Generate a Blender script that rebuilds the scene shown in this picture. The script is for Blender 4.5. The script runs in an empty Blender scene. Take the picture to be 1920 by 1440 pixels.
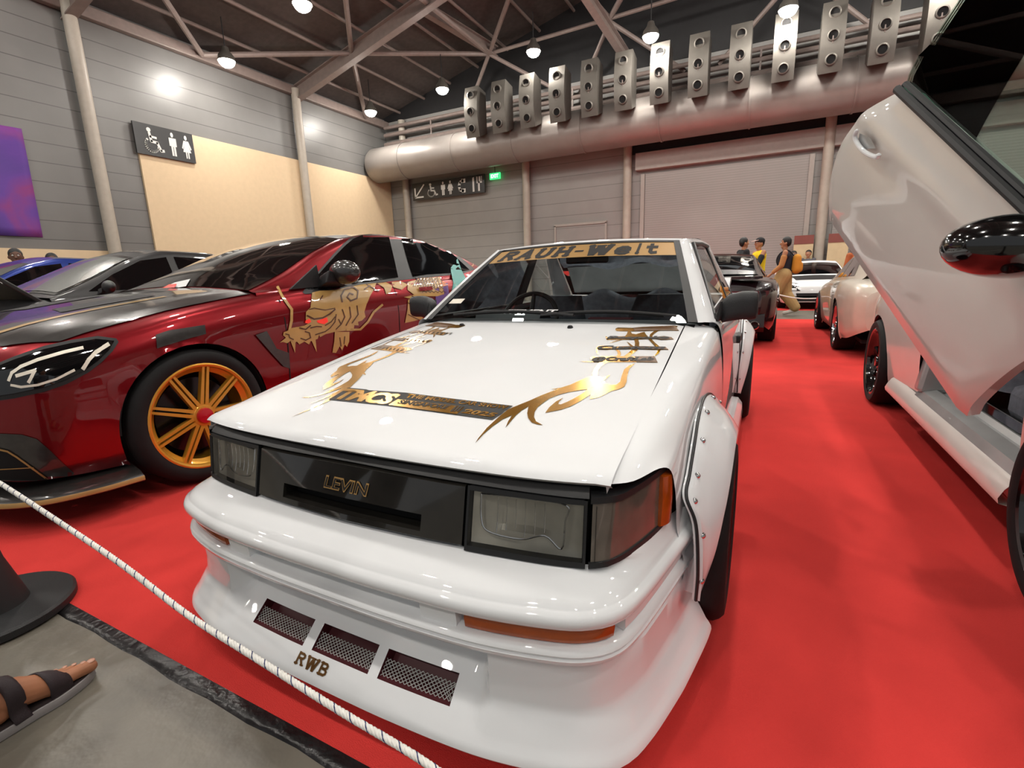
import bpy, bmesh, math, random
from mathutils import Vector as V, Matrix
from mathutils.bvhtree import BVHTree

random.seed(7)
S = bpy.context.scene
COL = S.collection
PI = math.pi
R = math.radians

# ------------------------------------------------------------------ camera
FPX = 921.03
YAW, PITCH, ROLL = -0.4752, 0.2116, -0.0314
EYE = V((0.9063, -0.8374, 1.0751))
_f = V((math.sin(YAW)*math.cos(PITCH), math.cos(YAW)*math.cos(PITCH), -math.sin(PITCH)))
_r = V((math.cos(YAW), -math.sin(YAW), 0))
_u = _r.cross(_f)
CR = _r*math.cos(ROLL) + _u*math.sin(ROLL)
CU = -_r*math.sin(ROLL) + _u*math.cos(ROLL)
CF = _f
cam = bpy.data.cameras.new('camera')
co = bpy.data.objects.new('camera', cam)
COL.objects.link(co)
cam.sensor_width = 36
cam.lens = FPX/1920*36
cam.clip_start = 0.02
cam.clip_end = 200
m = Matrix((CR, CU, -CF)).transposed().to_4x4()
m.translation = EYE
co.matrix_world = m
S.camera = co


def ray(u, v):
    return (CF + CR*((u-960)/FPX) - CU*((v-720)/FPX)).normalized()


def at(ax, val, u, v):
    """the point where the sight line of a photo pixel meets the plane axis=val"""
    d = ray(u, v)
    return EYE + d*((val-EYE[ax])/d[ax])


# ------------------------------------------------------------------ maths
def lerp(a, b, t):
    return a + (b-a)*t


def interp(tab, x):
    """smooth interpolation (monotone-ish cubic) in a table of (x, value...)"""
    n = len(tab)
    if x <= tab[0][0]:
        return tab[0][1]
    if x >= tab[-1][0]:
        return tab[-1][1]
    for i in range(n-1):
        if tab[i][0] <= x <= tab[i+1][0]:
            break
    x0, y0 = tab[i][0], tab[i][1]
    x1, y1 = tab[i+1][0], tab[i+1][1]
    h = x1-x0
    d = (y1-y0)/h

    def slope(k):
        if k == 0 or k == n-1:
            j = 0 if k == 0 else n-2
            return (tab[j+1][1]-tab[j][1])/(tab[j+1][0]-tab[j][0])
        a = (tab[k][1]-tab[k-1][1])/(tab[k][0]-tab[k-1][0])
        b = (tab[k+1][1]-tab[k][1])/(tab[k+1][0]-tab[k][0])
        if a*b <= 0:
            return 0.0
        return 2*a*b/(a+b)
    m0, m1 = slope(i), slope(i+1)
    t = (x-x0)/h
    t2, t3 = t*t, t*t*t
    return (2*t3-3*t2+1)*y0 + (t3-2*t2+t)*h*m0 + (-2*t3+3*t2)*y1 + (t3-t2)*h*m1


def spline(pts, k=6):
    """Catmull-Rom through points"""
    P = [V(p) for p in pts]
    out = []
    for i in range(len(P)-1):
        a = P[i-1] if i else P[0]*2-P[1]
        b, c = P[i], P[i+1]
        d = P[i+2] if i+2 < len(P) else c*2-b
        for j in range(k):
            t = j/k
            out.append(0.5*((2*b) + (c-a)*t + (2*a-5*b+4*c-d)*t*t + (3*b-a-3*c+d)*t**3))
    out.append(P[-1])
    return out


class Path:
    """planar curve (x, y), arc-length parameter, mirrored about x=0"""
    def __init__(s, half):
        h = spline([(a, b, 0) for a, b in half], 10)
        s.p = h
        s.l = [0.0]
        for a, b in zip(h, h[1:]):
            s.l.append(s.l[-1]+(b-a).length)
        s.len = s.l[-1]

    def pt(s, t):
        sg = 1 if t >= 0 else -1
        t = min(abs(t), s.len)
        for i in range(len(s.l)-1):
            if s.l[i+1] >= t:
                break
        k = (t-s.l[i])/max(1e-9, s.l[i+1]-s.l[i])
        q = s.p[i].lerp(s.p[i+1], k)
        d = (s.p[i+1]-s.p[i]).normalized()
        if i:
            d0 = (s.p[i]-s.p[i-1]).normalized()
            d = d0.lerp(d, 0.5+0.5*k).normalized()
        return V((q.x*sg, q.y)), V((d.y*sg, -d.x))      # point, outward normal

    def at_x(s, x):
        for i in range(len(s.p)-1):
            if s.p[i].x <= x <= s.p[i+1].x:
                return s.l[i]+(s.l[i+1]-s.l[i])*(x-s.p[i].x)/max(1e-9, s.p[i+1].x-s.p[i].x)
        return s.len


# ------------------------------------------------------------------ materials
def lin(c):
    return tuple(((x/255)/12.92 if x/255 <= .04045 else ((x/255+.055)/1.055)**2.4) for x in c)


def mat(name, col, rough=.5, metal=0., coat=0., spec=.5, var=.06, vscale=6., bump=0., bscale=60.,
        emit=0., flake=0., coat_rough=.03, aniso=None):
    m = bpy.data.materials.new(name)
    m.use_nodes = True
    nt = m.node_tree
    b = nt.nodes['Principled BSDF']
    L = nt.links.new
    c = lin(col)
    b.inputs['Base Color'].default_value = (*c, 1)
    b.inputs['Roughness'].default_value = rough
    b.inputs['Metallic'].default_value = metal
    b.inputs['Coat Weight'].default_value = coat
    b.inputs['Coat Roughness'].default_value = coat_rough
    b.inputs['Specular IOR Level'].default_value = spec
    tc = nt.nodes.new('ShaderNodeTexCoord')
    if var:
        n = nt.nodes.new('ShaderNodeTexNoise')
        n.inputs['Scale'].default_value = vscale
        n.inputs['Detail'].default_value = 4
        L(tc.outputs['Object'], n.inputs['Vector'])
        r = nt.nodes.new('ShaderNodeValToRGB')
        r.color_ramp.elements[0].position = .3
        r.color_ramp.elements[1].position = .7
        r.color_ramp.elements[0].color = (*[x*(1-var) for x in c], 1)
        r.color_ramp.elements[1].color = (*[min(1, x*(1+var)) for x in c], 1)
        L(n.outputs['Fac'], r.inputs['Fac'])
        L(r.outputs['Color'], b.inputs['Base Color'])
    if bump:
        n2 = nt.nodes.new('ShaderNodeTexNoise')
        n2.inputs['Scale'].default_value = bscale
        n2.inputs['Detail'].default_value = 3
        L(tc.outputs['Object'], n2.inputs['Vector'])
        bp = nt.nodes.new('ShaderNodeBump')
        bp.inputs['Strength'].default_value = bump
        bp.inputs['Distance'].default_value = .01
        L(n2.outputs['Fac'], bp.inputs['Height'])
        L(bp.outputs['Normal'], b.inputs['Normal'])
    if emit:
        b.inputs['Emission Color'].default_value = (*c, 1)
        b.inputs['Emission Strength'].default_value = emit
    return m


def glass(name, tint, refl=1.0, rough=0.0, fres=1.5):
    m = bpy.data.materials.new(name)
    m.use_nodes = True
    nt = m.node_tree
    nt.nodes.remove(nt.nodes['Principled BSDF'])
    L = nt.links.new
    out = nt.nodes['Material Output']
    t = nt.nodes.new('ShaderNodeBsdfTransparent')
    t.inputs['Color'].default_value = (*tint, 1)
    g = nt.nodes.new('ShaderNodeBsdfGlossy')
    g.inputs['Color'].default_value = (refl, refl, refl, 1)
    g.inputs['Roughness'].default_value = rough
    f = nt.nodes.new('ShaderNodeFresnel')
    f.inputs['IOR'].default_value = fres
    x = nt.nodes.new('ShaderNodeMixShader')
    L(f.outputs['Fac'], x.inputs['Fac'])
    L(t.outputs['BSDF'], x.inputs[1])
    L(g.outputs['BSDF'], x.inputs[2])
    L(x.outputs['Shader'], out.inputs['Surface'])
    return m


def seam(name, col, period, axis='Z', width=.02, dark=.35, rough=.5, var=.05, vscale=1.5, off=0., spec=.5, metal=0.):
    """flat cladding with thin horizontal seams every `period` metres"""
    m = mat(name, col, rough, metal, var=var, vscale=vscale, spec=spec)
    nt = m.node_tree
    L = nt.links.new
    b = nt.nodes['Principled BSDF']
    tc = [n for n in nt.nodes if n.type == 'TEX_COORD'][0]
    sx = nt.nodes.new('ShaderNodeSeparateXYZ')
    L(tc.outputs['Object'], sx.inputs['Vector'])
    a = nt.nodes.new('ShaderNodeMath'); a.operation = 'ADD'; a.inputs[1].default_value = off + 100*period
    L(sx.outputs[axis], a.inputs[0])
    d = nt.nodes.new('ShaderNodeMath'); d.operation = 'DIVIDE'; d.inputs[1].default_value = period
    L(a.outputs[0], d.inputs[0])
    fr = nt.nodes.new('ShaderNodeMath'); fr.operation = 'FRACT'
    L(d.outputs[0], fr.inputs[0])
    lt = nt.nodes.new('ShaderNodeMath'); lt.operation = 'LESS_THAN'; lt.inputs[1].default_value = width/period
    L(fr.outputs[0], lt.inputs[0])
    src = b.inputs['Base Color'].links[0].from_socket
    mx = nt.nodes.new('ShaderNodeMix'); mx.data_type = 'RGBA'
    L(lt.outputs[0], mx.inputs['Factor'])
    L(src, mx.inputs['A'])
    mx.inputs['B'].default_value = (*[x*dark for x in lin(col)], 1)
    L(mx.outputs['Result'], b.inputs['Base Color'])
    return m


# ------------------------------------------------------------------ mesh builder
def frame(d):
    d = V(d).normalized()
    a = V((0, 0, 1)) if abs(d.z) < .9 else V((1, 0, 0))
    x = d.cross(a).normalized()
    return x, d.cross(x).normalized()


class MB:
    def __init__(s):
        s.v = []; s.f = []; s.mi = []

    def add(s, vs, fs, mi=0):
        o = len(s.v)
        s.v += [tuple(p) for p in vs]
        s.f += [tuple(i+o for i in f) for f in fs]
        s.mi += [mi]*len(fs)
        return s

    def box(s, c, size, M=None, mi=0):
        c = V(c); h = V(size)/2
        vs = [V((x, y, z)) for x in (-h.x, h.x) for y in (-h.y, h.y) for z in (-h.z, h.z)]
        vs = [c + (M @ p if M else p) for p in vs]
        return s.add(vs, [(0, 1, 3, 2), (4, 6, 7, 5), (0, 4, 5, 1), (2, 3, 7, 6), (0, 2, 6, 4), (1, 5, 7, 3)], mi)

    def cyl(s, p0, p1, r0, r1=None, n=16, cap=True, mi=0):
        return s.tube([p0, p1], [r0, r0 if r1 is None else r1], n, cap, mi)

    def tube(s, pts, r, n=10, cap=True, mi=0, closed=False):
        P = [V(p) for p in pts]
        if not isinstance(r, (list, tuple)):
            r = [r]*len(P)
        rows = []
        up = None
        for i, p in enumerate(P):
            if closed:
                d = P[(i+1) % len(P)]-P[i-1]
            else:
                d = P[min(i+1, len(P)-1)]-P[max(i-1, 0)]
            if d.length < 1e-9:
                d = V((0, 0, 1))
            d.normalize()
            if up is None:
                x, y = frame(d)
            else:
                x = (up - d*up.dot(d))
                x = x.normalized() if x.length > 1e-6 else frame(d)[0]
                y = d.cross(x)
            up = x
            rows.append([p + (x*math.cos(2*PI*k/n)+y*math.sin(2*PI*k/n))*r[i] for k in range(n)])
        s.grid(rows, cu=False, cv=True, mi=mi, cr=closed)
        if cap and not closed:
            o = len(s.v)
            s.v += [tuple(p) for p in rows[0]+rows[-1]]
            s.f += [tuple(o+k for k in reversed(range(n))), tuple(o+n+k for k in range(n))]
            s.mi += [mi, mi]
        return s

    def grid(s, rows, cu=False, cv=False, mi=0, skip=None, cr=False):
        nr, nc = len(rows), len(rows[0])
        o = len(s.v)
        for r in rows:
            s.v += [tuple(p) for p in r]
        for i in range(nr if cr else nr-1):
            for j in range(nc if cv else nc-1):
                if skip and skip(i, j):
                    continue
                a, b = i*nc+j, i*nc+(j+1) % nc
                i2 = (i+1) % nr
                c, d = i2*nc+(j+1) % nc, i2*nc+j
                s.f.append((o+a, o+b, o+c, o+d)); s.mi.append(mi)
        return s

    def lathe(s, prof, c=(0, 0, 0), axis=(0, 0, 1), n=32, mi=0, a0=0., a1=2*PI):
        c = V(c); ax = V(axis).normalized()
        x, y = frame(ax)
        full = abs(a1-a0-2*PI) < 1e-6
        m_ = n if full else n+1
        rows = []
        for r, h in prof:
            rows.append([c+ax*h+(x*math.cos(a0+(a1-a0)*k/n)+y*math.sin(a0+(a1-a0)*k/n))*r for k in range(m_)])
        return s.grid(rows, cv=full, mi=mi)

    def prism(s, poly, d, mi=0):
        """closed polygon (3-D points) extruded by vector d"""
        n = len(poly); d = V(d)
        a = [V(p) for p in poly]
        return s.add(a+[p+d for p in a], [tuple(range(n)), tuple(reversed(range(n, 2*n)))] +
                     [(i, n+i, n+(i+1) % n, (i+1) % n) for i in range(n)], mi)

    def ball(s, c, r, n=16, m=10, sc=(1, 1, 1), M=None, mi=0):
        rows = []
        for i in range(m+1):
            t = PI*i/m
            row = []
            for k in range(n):
                p = V((math.sin(t)*math.cos(2*PI*k/n)*sc[0], math.sin(t)*math.sin(2*PI*k/n)*sc[1], math.cos(t)*sc[2]))*r
                row.append(V(c)+(M @ p if M else p))
            rows.append(row)
        return s.grid(rows, cv=True, mi=mi)

    def capsule(s, p0, r0, p1, r1, n=14, m=5):
        p0, p1 = V(p0), V(p1)
        d = (p1-p0)
        if d.length < 1e-6:
            return s.ball(p0, max(r0, r1), n, m*2)
        d.normalize()
        x, y = frame(d)
        rows = []
        for i in range(m+1):
            t = PI/2*i/m
            rows.append((p0-d*r0*math.cos(t), r0*math.sin(t)))
        for i in range(m+1):
            t = PI/2*i/m
            rows.append((p1+d*r1*math.sin(t), r1*math.cos(t)))
        g = [[c+(x*math.cos(2*PI*k/n)+y*math.sin(2*PI*k/n))*max(r, 1e-4) for k in range(n)] for c, r in rows]
        return s.grid(g, cv=True)

    def mirror(s):
        o = len(s.v)
        nf = list(s.f); nm = list(s.mi)
        s.v += [(-x, y, z) for x, y, z in s.v]
        s.f += [tuple(i+o for i in reversed(f)) for f in nf]
        s.mi += nm
        return s

    def build(s, name, mats, parent=None, smooth=35, weld=True, sub=0, solid=0., bevel=0., label=None, flip=False):
        me = bpy.data.meshes.new(name)
        me.from_pydata(s.v, [], s.f)
        if not isinstance(mats, (list, tuple)):
            mats = [mats]
        for mm in mats:
            me.materials.append(mm)
        for p, k in zip(me.polygons, s.mi):
            p.material_index = k
        bm = bmesh.new(); bm.from_mesh(me)
        if weld:
            bmesh.ops.remove_doubles(bm, verts=bm.verts, dist=1e-5)
            bmesh.ops.dissolve_degenerate(bm, edges=bm.edges, dist=1e-6)
        bmesh.ops.recalc_face_normals(bm, faces=bm.faces)
        if flip:
            bmesh.ops.reverse_faces(bm, faces=bm.faces)
        bm.to_mesh(me); bm.free()
        if smooth:
            for p in me.polygons:
                p.use_smooth = True
            if smooth < 180:
                me.set_sharp_from_angle(angle=R(smooth))
        o = bpy.data.objects.new(name, me)
        COL.objects.link(o)
        if parent:
            attach(o, parent)
        if solid:
            k = o.modifiers.new('solid', 'SOLIDIFY'); k.thickness = solid; k.offset = -1
        if bevel:
            k = o.modifiers.new('bevel', 'BEVEL'); k.width = bevel; k.segments = 2; k.limit_method = 'ANGLE'
            k.angle_limit = R(40)
        if sub:
            k = o.modifiers.new('sub', 'SUBSURF'); k.levels = sub; k.render_levels = sub
        if label:
            o['label'] = label
        return o


def wmat(o):
    """world matrix of an object before the depsgraph has run"""
    m = Matrix.LocRotScale(o.location, o.rotation_euler, o.scale)
    if o.parent:
        return wmat(o.parent) @ o.matrix_parent_inverse @ m
    return m


def attach(o, parent):
    o.parent = parent
    o.matrix_parent_inverse = wmat(parent).inverted()


def empty(name, loc, label=None, cat=None, group=None, rz=0.):
    o = bpy.data.objects.new(name, None)
    o.empty_display_size = .1
    COL.objects.link(o)
    o.location = loc
    o.rotation_euler = (0, 0, rz)
    return tag(o, label, cat, group)


def tag(o, label=None, cat=None, group=None, kind=None):
    if label: o['label'] = label
    if cat: o['category'] = cat
    if group: o['group'] = group
    if kind: o['kind'] = kind
    return o


def struct(o):
    o['kind'] = 'structure'
    return o


def kids(o):
    return [c for c in bpy.data.objects if c.parent == o]


def copy_tree(o, parent=None):
    c = o.copy()
    COL.objects.link(c)
    if parent:
        c.parent = parent
    for ch in kids(o):
        copy_tree(ch, c)
    return c


def bake(o):
    """replace an object's mesh by its evaluated mesh"""
    dg = bpy.context.evaluated_depsgraph_get()
    dg.update()
    me = bpy.data.meshes.new_from_object(o.evaluated_get(dg))
    old = o.data
    o.modifiers.clear()
    o.data = me
    if old.users == 0:
        bpy.data.meshes.remove(old)
    return o


def organic(mb, name, m, parent=None, voxel=.012, smooth=4):
    """union of rounded shapes fused into one continuous skin"""
    o = mb.build(name, m, parent, smooth=180, weld=False)
    k = o.modifiers.new('r', 'REMESH'); k.mode = 'VOXEL'; k.voxel_size = voxel
    k = o.modifiers.new('s', 'SMOOTH'); k.iterations = smooth; k.factor = .5
    bake(o)
    for p in o.data.polygons:
        p.use_smooth = True
    if not o.data.materials:
        o.data.materials.append(m)
    return o


def bvh(*objs):
    vs, fs = [], []
    for o in objs:
        k = len(vs)
        mw = wmat(o)
        vs += [mw @ v.co for v in o.data.vertices]
        fs += [[i+k for i in p.vertices] for p in o.data.polygons]
    return BVHTree.FromPolygons(vs, fs)


def cast(tree, off):
    """mapper: photo pixel -> point on a surface, lifted `off` along its normal"""
    def f(u, v):
        d = ray(u, v)
        loc, nor, i, dist = tree.ray_cast(EYE, d)
        if loc is None:
            return None
        if nor.dot(d) > 0:
            nor = -nor
        return loc + nor*off
    return f


def side_cast(tree, off, x0, dx):
    """mapper: (y, z) -> point on a surface hit along the x axis"""
    def f(y, z):
        loc, nor, i, dist = tree.ray_cast(V((x0, y, z)), V((dx, 0, 0)))
        if loc is None:
            return None
        if nor.x*dx > 0:
            nor = -nor
        return loc + nor*off
    return f


def decal(name, shapes, fn, m, parent=None, step=None, mirror=False, label=None, thick=0.):
    """flat 2-D shapes (lists of polygons or (verts, faces)) laid on a surface through fn"""
    bm = bmesh.new()
    for sh in shapes:
        if isinstance(sh, tuple) and len(sh) == 2 and isinstance(sh[1], list) and len(sh[1]) and isinstance(sh[1][0], (tuple, list)) and isinstance(sh[1][0][0], int):
            vs = [bm.verts.new((p[0], p[1], 0)) for p in sh[0]]
            for f in sh[1]:
                try:
                    bm.faces.new([vs[i] for i in f])
                except ValueError:
                    pass
        else:
            vs = [bm.verts.new((p[0], p[1], 0)) for p in sh]
            try:
                bm.faces.new(vs)
            except ValueError:
                pass
    bm.normal_update()
    bmesh.ops.triangulate(bm, faces=bm.faces[:], ngon_method='EAR_CLIP')
    if step:
        for ax in (0, 1):
            lo = min(v.co[ax] for v in bm.verts); hi = max(v.co[ax] for v in bm.verts)
            c = lo+step
            while c < hi:
                n = [0, 0, 0]; n[ax] = 1; p = [0, 0, 0]; p[ax] = c
                bmesh.ops.bisect_plane(bm, geom=bm.verts[:]+bm.edges[:]+bm.faces[:], plane_co=p, plane_no=n)
                c += step
    dead = []
    for v in bm.verts:
        q = fn(v.co.x, v.co.y)
        if q is None:
            dead.append(v)
        else:
            v.co = q
    bmesh.ops.delete(bm, geom=dead, context='VERTS')
    if mirror:
        for v in bm.verts:
            v.co.x = -v.co.x
    me = bpy.data.meshes.new(name)
    bm.to_mesh(me); bm.free()
    me.materials.append(m)
    for p in me.polygons:
        p.use_smooth = True
    o = bpy.data.objects.new(name, me)
    COL.objects.link(o)
    if parent:
        attach(o, parent)
    if label:
        o['label'] = label
    return o


def text2d(s, bold=0., slant=0., box=(0, 0, 1, 1), spacing=1.0):
    """lettering as flat shapes scaled into box (x0, y0, x1, y1)"""
    cu = bpy.data.curves.new('t', 'FONT')
    cu.body = s
    cu.offset = bold
    cu.shear = slant
    cu.space_character = spacing
    cu.resolution_u = 3
    o = bpy.data.objects.new('t', cu)
    COL.objects.link(o)
    dg = bpy.context.evaluated_depsgraph_get(); dg.update()
    me = bpy.data.meshes.new_from_object(o.evaluated_get(dg))
    vs = [(v.co.x, v.co.y) for v in me.vertices]
    fs = [tuple(p.vertices) for p in me.polygons]
    bpy.data.objects.remove(o); bpy.data.curves.remove(cu); bpy.data.meshes.remove(me)
    xa, xb = min(p[0] for p in vs), max(p[0] for p in vs)
    ya, yb = min(p[1] for p in vs), max(p[1] for p in vs)
    x0, y0, x1, y1 = box
    vs = [(x0+(x-xa)/(xb-xa)*(x1-x0), y0+(y-ya)/(yb-ya)*(y1-y0)) for x, y in vs]
    return (vs, fs)


# slab-serif capitals drawn as strokes on a 0..1 grid
SLAB = {
 'R': [((.2, 0), (.2, 1)), ((.2, .93), (.62, .93), (.8, .84), (.82, .7), (.7, .56), (.2, .53)), ((.5, .53), (.86, .06)), 'b', (.2, 0), (.86, 0), 't'],
 'A': [((.15, 0), (.5, 1)), ((.5, 1), (.85, 0)), ((.28, .33), (.72, .33)), (.15, 0), (.85, 0)],
 'U': [((.2, 1), (.2, .3), (.32, .1), (.5, .06), (.68, .1), (.8, .3), (.8, 1)), (.2, 1), (.8, 1)],
 'H': [((.2, 0), (.2, 1)), ((.8, 0), (.8, 1)), ((.2, .5), (.8, .5)), (.2, 0), (.8, 0), (.2, 1), (.8, 1)],
 '-': [((.15, .45), (.85, .45))],
 'W': [((.08, 1), (.3, 0)), ((.3, 0), (.5, .9)), ((.5, .9), (.7, 0)), ((.7, 0), (.92, 1)), (.08, 1), (.5, 1), (.92, 1)],
 'B': [((.2, 0), (.2, 1)), ((.2, .93), (.65, .93), (.78, .82), (.78, .66), (.62, .54), (.2, .53)), ((.2, .53), (.68, .5), (.84, .36), (.84, .2), (.7, .07), (.2, .07)), (.2, 0), (.2, 1)],
 'e': [((.16, .36), (.84, .36), (.82, .56), (.66, .68), (.4, .68), (.2, .55), (.15, .33), (.22, .12), (.45, .04), (.7, .06), (.84, .16))],
 'l': [((.5, 0), (.5, 1)), (.5, 0)],
 't': [((.42, .95), (.42, .18), (.55, .06), (.8, .1)), ((.15, .66), (.8, .66))],
}


def stroke2d(pts, w):
    """thick polyline -> quads"""
    out = []
    P = [V((p[0], p[1])) for p in pts]
    for a, b in zip(P, P[1:]):
        d = (b-a)
        if d.length < 1e-9:
            continue
        d.normalize(); n = V((-d.y, d.x))*w/2; e = d*w*.28
        a2, b2 = a-e, b+e
        out.append([tuple(a2-n), tuple(b2-n), tuple(b2+n), tuple(a2+n)])
    return out


def slab2d(s, box, w=.2, slant=0., widths=None):
    x0, y0, x1, y1 = box
    wd = [{'W': 1.35, '-': .6, 'l': .5, 't': .7, 'e': .85}.get(c, 1.0) for c in s]
    tot = sum(wd)
    ox = 0
    out = []
    for c, k in zip(s, wd):
        polys = []
        for st in SLAB[c]:
            if isinstance(st, str):
                continue
            if isinstance(st[0], tuple):
                polys += stroke2d(st, w if c != '-' else .16)
            else:
                cx, cy = st
                yy = cy+.07 if cy < .5 else cy-.07
                polys.append([(cx-.2, yy-.07), (cx+.2, yy-.07), (cx+.2, yy+.07), (cx-.2, yy+.07)])
        for p in polys:
            q = []
            for x, y in p:
                x = min(max(x, -.02), 1.02)
                X = (ox + (.04+x*.90)*k)/tot
                q.append((x0+(x1-x0)*X + slant*(y-.5)*(y1-y0), y0+(y1-y0)*y))
            out.append(q)
        ox += k
    return out
# ------------------------------------------------------------------ palette
M = {}
M['concrete'] = mat('polished_concrete', (112, 107, 97), .36, var=.28, vscale=2.6, bump=.35, bscale=18)
M['carpet'] = mat('red_carpet', (220, 66, 62), .95, spec=.1, var=.17, vscale=1.1, bump=.5, bscale=420)
M['tape'] = mat('black_edging_tape', (24, 22, 24), .3, var=.5, vscale=9, bump=.5, bscale=30)
M['panel'] = seam('grey_wall_cladding', (110, 109, 107), .52, width=.025, dark=.5, rough=.38, off=.06)
M['panel_back'] = seam('grey_back_cladding', (142, 140, 137), .55, width=.025, dark=.6, rough=.5, off=.1)
M['beige'] = mat('beige_plaster', (214, 190, 156), .8, var=.03)
M['post'] = mat('painted_steel_column', (168, 160, 148), .45, var=.05)
M['steel'] = mat('roof_steel', (128, 114, 108), .5, var=.08)
M['roof'] = mat('dark_roof_sheet', (74, 66, 63), .8, var=.15)
M['deckroof'] = mat('ribbed_roof_sheet', (84, 75, 72), .7, var=.12)
M['duct'] = mat('duct_metal', (146, 139, 134), .42, metal=.35, var=.08, vscale=1.5)
M['nozzle'] = mat('grey_nozzle_metal', (104, 100, 94), .42, metal=.6, var=.06)
M['black'] = mat('matt_black', (22, 21, 23), .6, var=.2)
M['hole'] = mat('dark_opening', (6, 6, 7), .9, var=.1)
M['shutter'] = seam('roller_shutter', (150, 147, 143), .09, width=.02, dark=.82, rough=.55, var=.03)
M['lintel'] = mat('shutter_housing', (160, 154, 147), .5, var=.04)
M['lamp'] = mat('lamp_glow', (255, 249, 240), .5, var=0, emit=285)
M['signblack'] = mat('sign_black', (30, 29, 30), .35, var=.1)
M['signwhite'] = mat('sign_white', (214, 214, 210), .5, var=.02)
M['exit'] = mat('exit_green', (60, 210, 120), .5, var=.03, emit=1.6)
M['exitwhite'] = mat('exit_white', (235, 255, 240), .5, var=.02, emit=2.2)
M['chrome'] = mat('chrome', (215, 215, 218), .12, metal=1, var=.03)
M['rubber'] = mat('tyre_rubber', (24, 23, 24), .75, spec=.3, var=.15, vscale=20)
M['glassdark'] = mat('dark_tinted_glass', (9, 10, 12), .04, coat=1, var=.1)

# ------------------------------------------------------------------ floor
LW, BW = -17.24, 21.0
struct(MB().box((4, 6, -.059), (60, 50, .1)).build('floor', M['concrete'], smooth=0))
g = []
ca, cb = -9.6, 9.5
for i in range(61):
    x = lerp(ca, cb, i/60)
    g.append([(x, lerp(-.19, 11.8, j/60), -.003) for j in range(61)])
cm = MB().grid(g)
cm.grid([[(ca, -.19, -.003), (cb, -.19, -.003)], [(ca, -.19, -.009), (cb, -.19, -.009)], [(ca, 11.8, -.009), (cb, 11.8, -.009)], [(ca, 11.8, -.003), (cb, 11.8, -.003)]])
tag(cm.build('carpet', M['carpet'], smooth=0), 'red exhibition carpet laid under the parked show cars', 'carpet')
tag(MB().box((1.5, 17.4, -.006), (16, 5.6, .006)).build('carpet', M['carpet'], smooth=0),
    'far strip of red carpet behind the grey aisle near the back wall', 'carpet')
tp = []
for i in range(160):
    x = lerp(-9.6, 4.0, i/159)
    w = .006*math.sin(i*1.7)+.004*math.sin(i*.63)
    k = .003*math.sin(i*2.9)
    tp.append([(x, -.228+w*.5, -.0088), (x, -.222+w*.4, -.005+abs(k)), (x, -.207, -.002+k*.4), (x, -.187, -.0022)])
tag(MB().grid(tp).build('edging_tape', M['tape'], smooth=60),
    'scuffed black tape sealing the front edge of the red carpet', 'tape')

# ------------------------------------------------------------------ walls and roof
struct(MB().box((LW-.1, 6, 4.6), (.2, 34, 9.3)).build('wall_left', M['panel'], smooth=0))
struct(MB().box((3, BW+.1, 6), (41, .2, 12.2)).build('wall_back', M['panel_back'], smooth=0))
struct(MB().box((22, 6, 6), (.2, 34, 12.2)).build('wall_right', M['panel_back'], smooth=0))


def roofz(x):
    return 9.15+.25*(x-LW) if x < 1 else 13.71-.25*(x-1)


rg = []
for x in (-17.5, -10, -4, 1, 7, 14, 22.2):
    rg.append([(x, -11, roofz(x)+.25), (x, 21.2, roofz(x)+.25)])
struct(MB().grid(rg).build('ceiling', M['roof'], smooth=0, solid=.05))
# beige lower band and big beige panel of the left wall
struct(MB().box((LW+.03, 0, 1.14), (.06, 17.6, 2.28)).build('baseboard_left', M['beige'], smooth=0))
struct(MB().box((LW+.04, 14.92, 3.13), (.08, 12.1, 6.27)).build('trim_1', M['beige'], smooth=0))
struct(MB().box((LW+.12, 6, 8.95), (.24, 34, .34)).build('trim_2', M['steel'], smooth=0, bevel=.03))

STEEL = 'hall roof steelwork'


def steel(name, a, b, r, lab, grp=STEEL, n=10, m='steel', flat=None):
    mb = MB()
    if flat:
        a, b = V(a), V(b)
        d = (b-a).normalized()
        x = V((0, 1, 0)) if abs(d.y) < .5 else V((1, 0, 0))
        z = d.cross(x).normalized()
        h, w = flat
        for (zz, hh, ww) in ((h/2, .04, w), (-h/2, .04, w), (0, h, .03)):
            q = [a+x*sx*ww/2+z*(zz+sz*hh/2) for sx, sz in ((-1, -1), (1, -1), (1, 1), (-1, 1))]
            mb.prism(q, b-a)
    else:
        mb.cyl(a, b, r, n=n)
    o = mb.build(name, M[m])
    return tag(struct(o), lab, 'beam', grp)


# columns
for y in (-.1, 7.6, 15.2):
    steel('wall_column', (LW+.24, y, 0), (LW+.24, y, 9.0), .17, 'pale round steel column along the left wall', 'left wall columns', 16, 'post')
for x in (-16.0, -9.16, -4.52, 2.54, 9.6):
    steel('wall_column', (x, BW-.24, 0), (x, BW-.24, 9.0), .17, 'pale round steel column along the back wall', 'back wall columns', 16, 'post')
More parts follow.
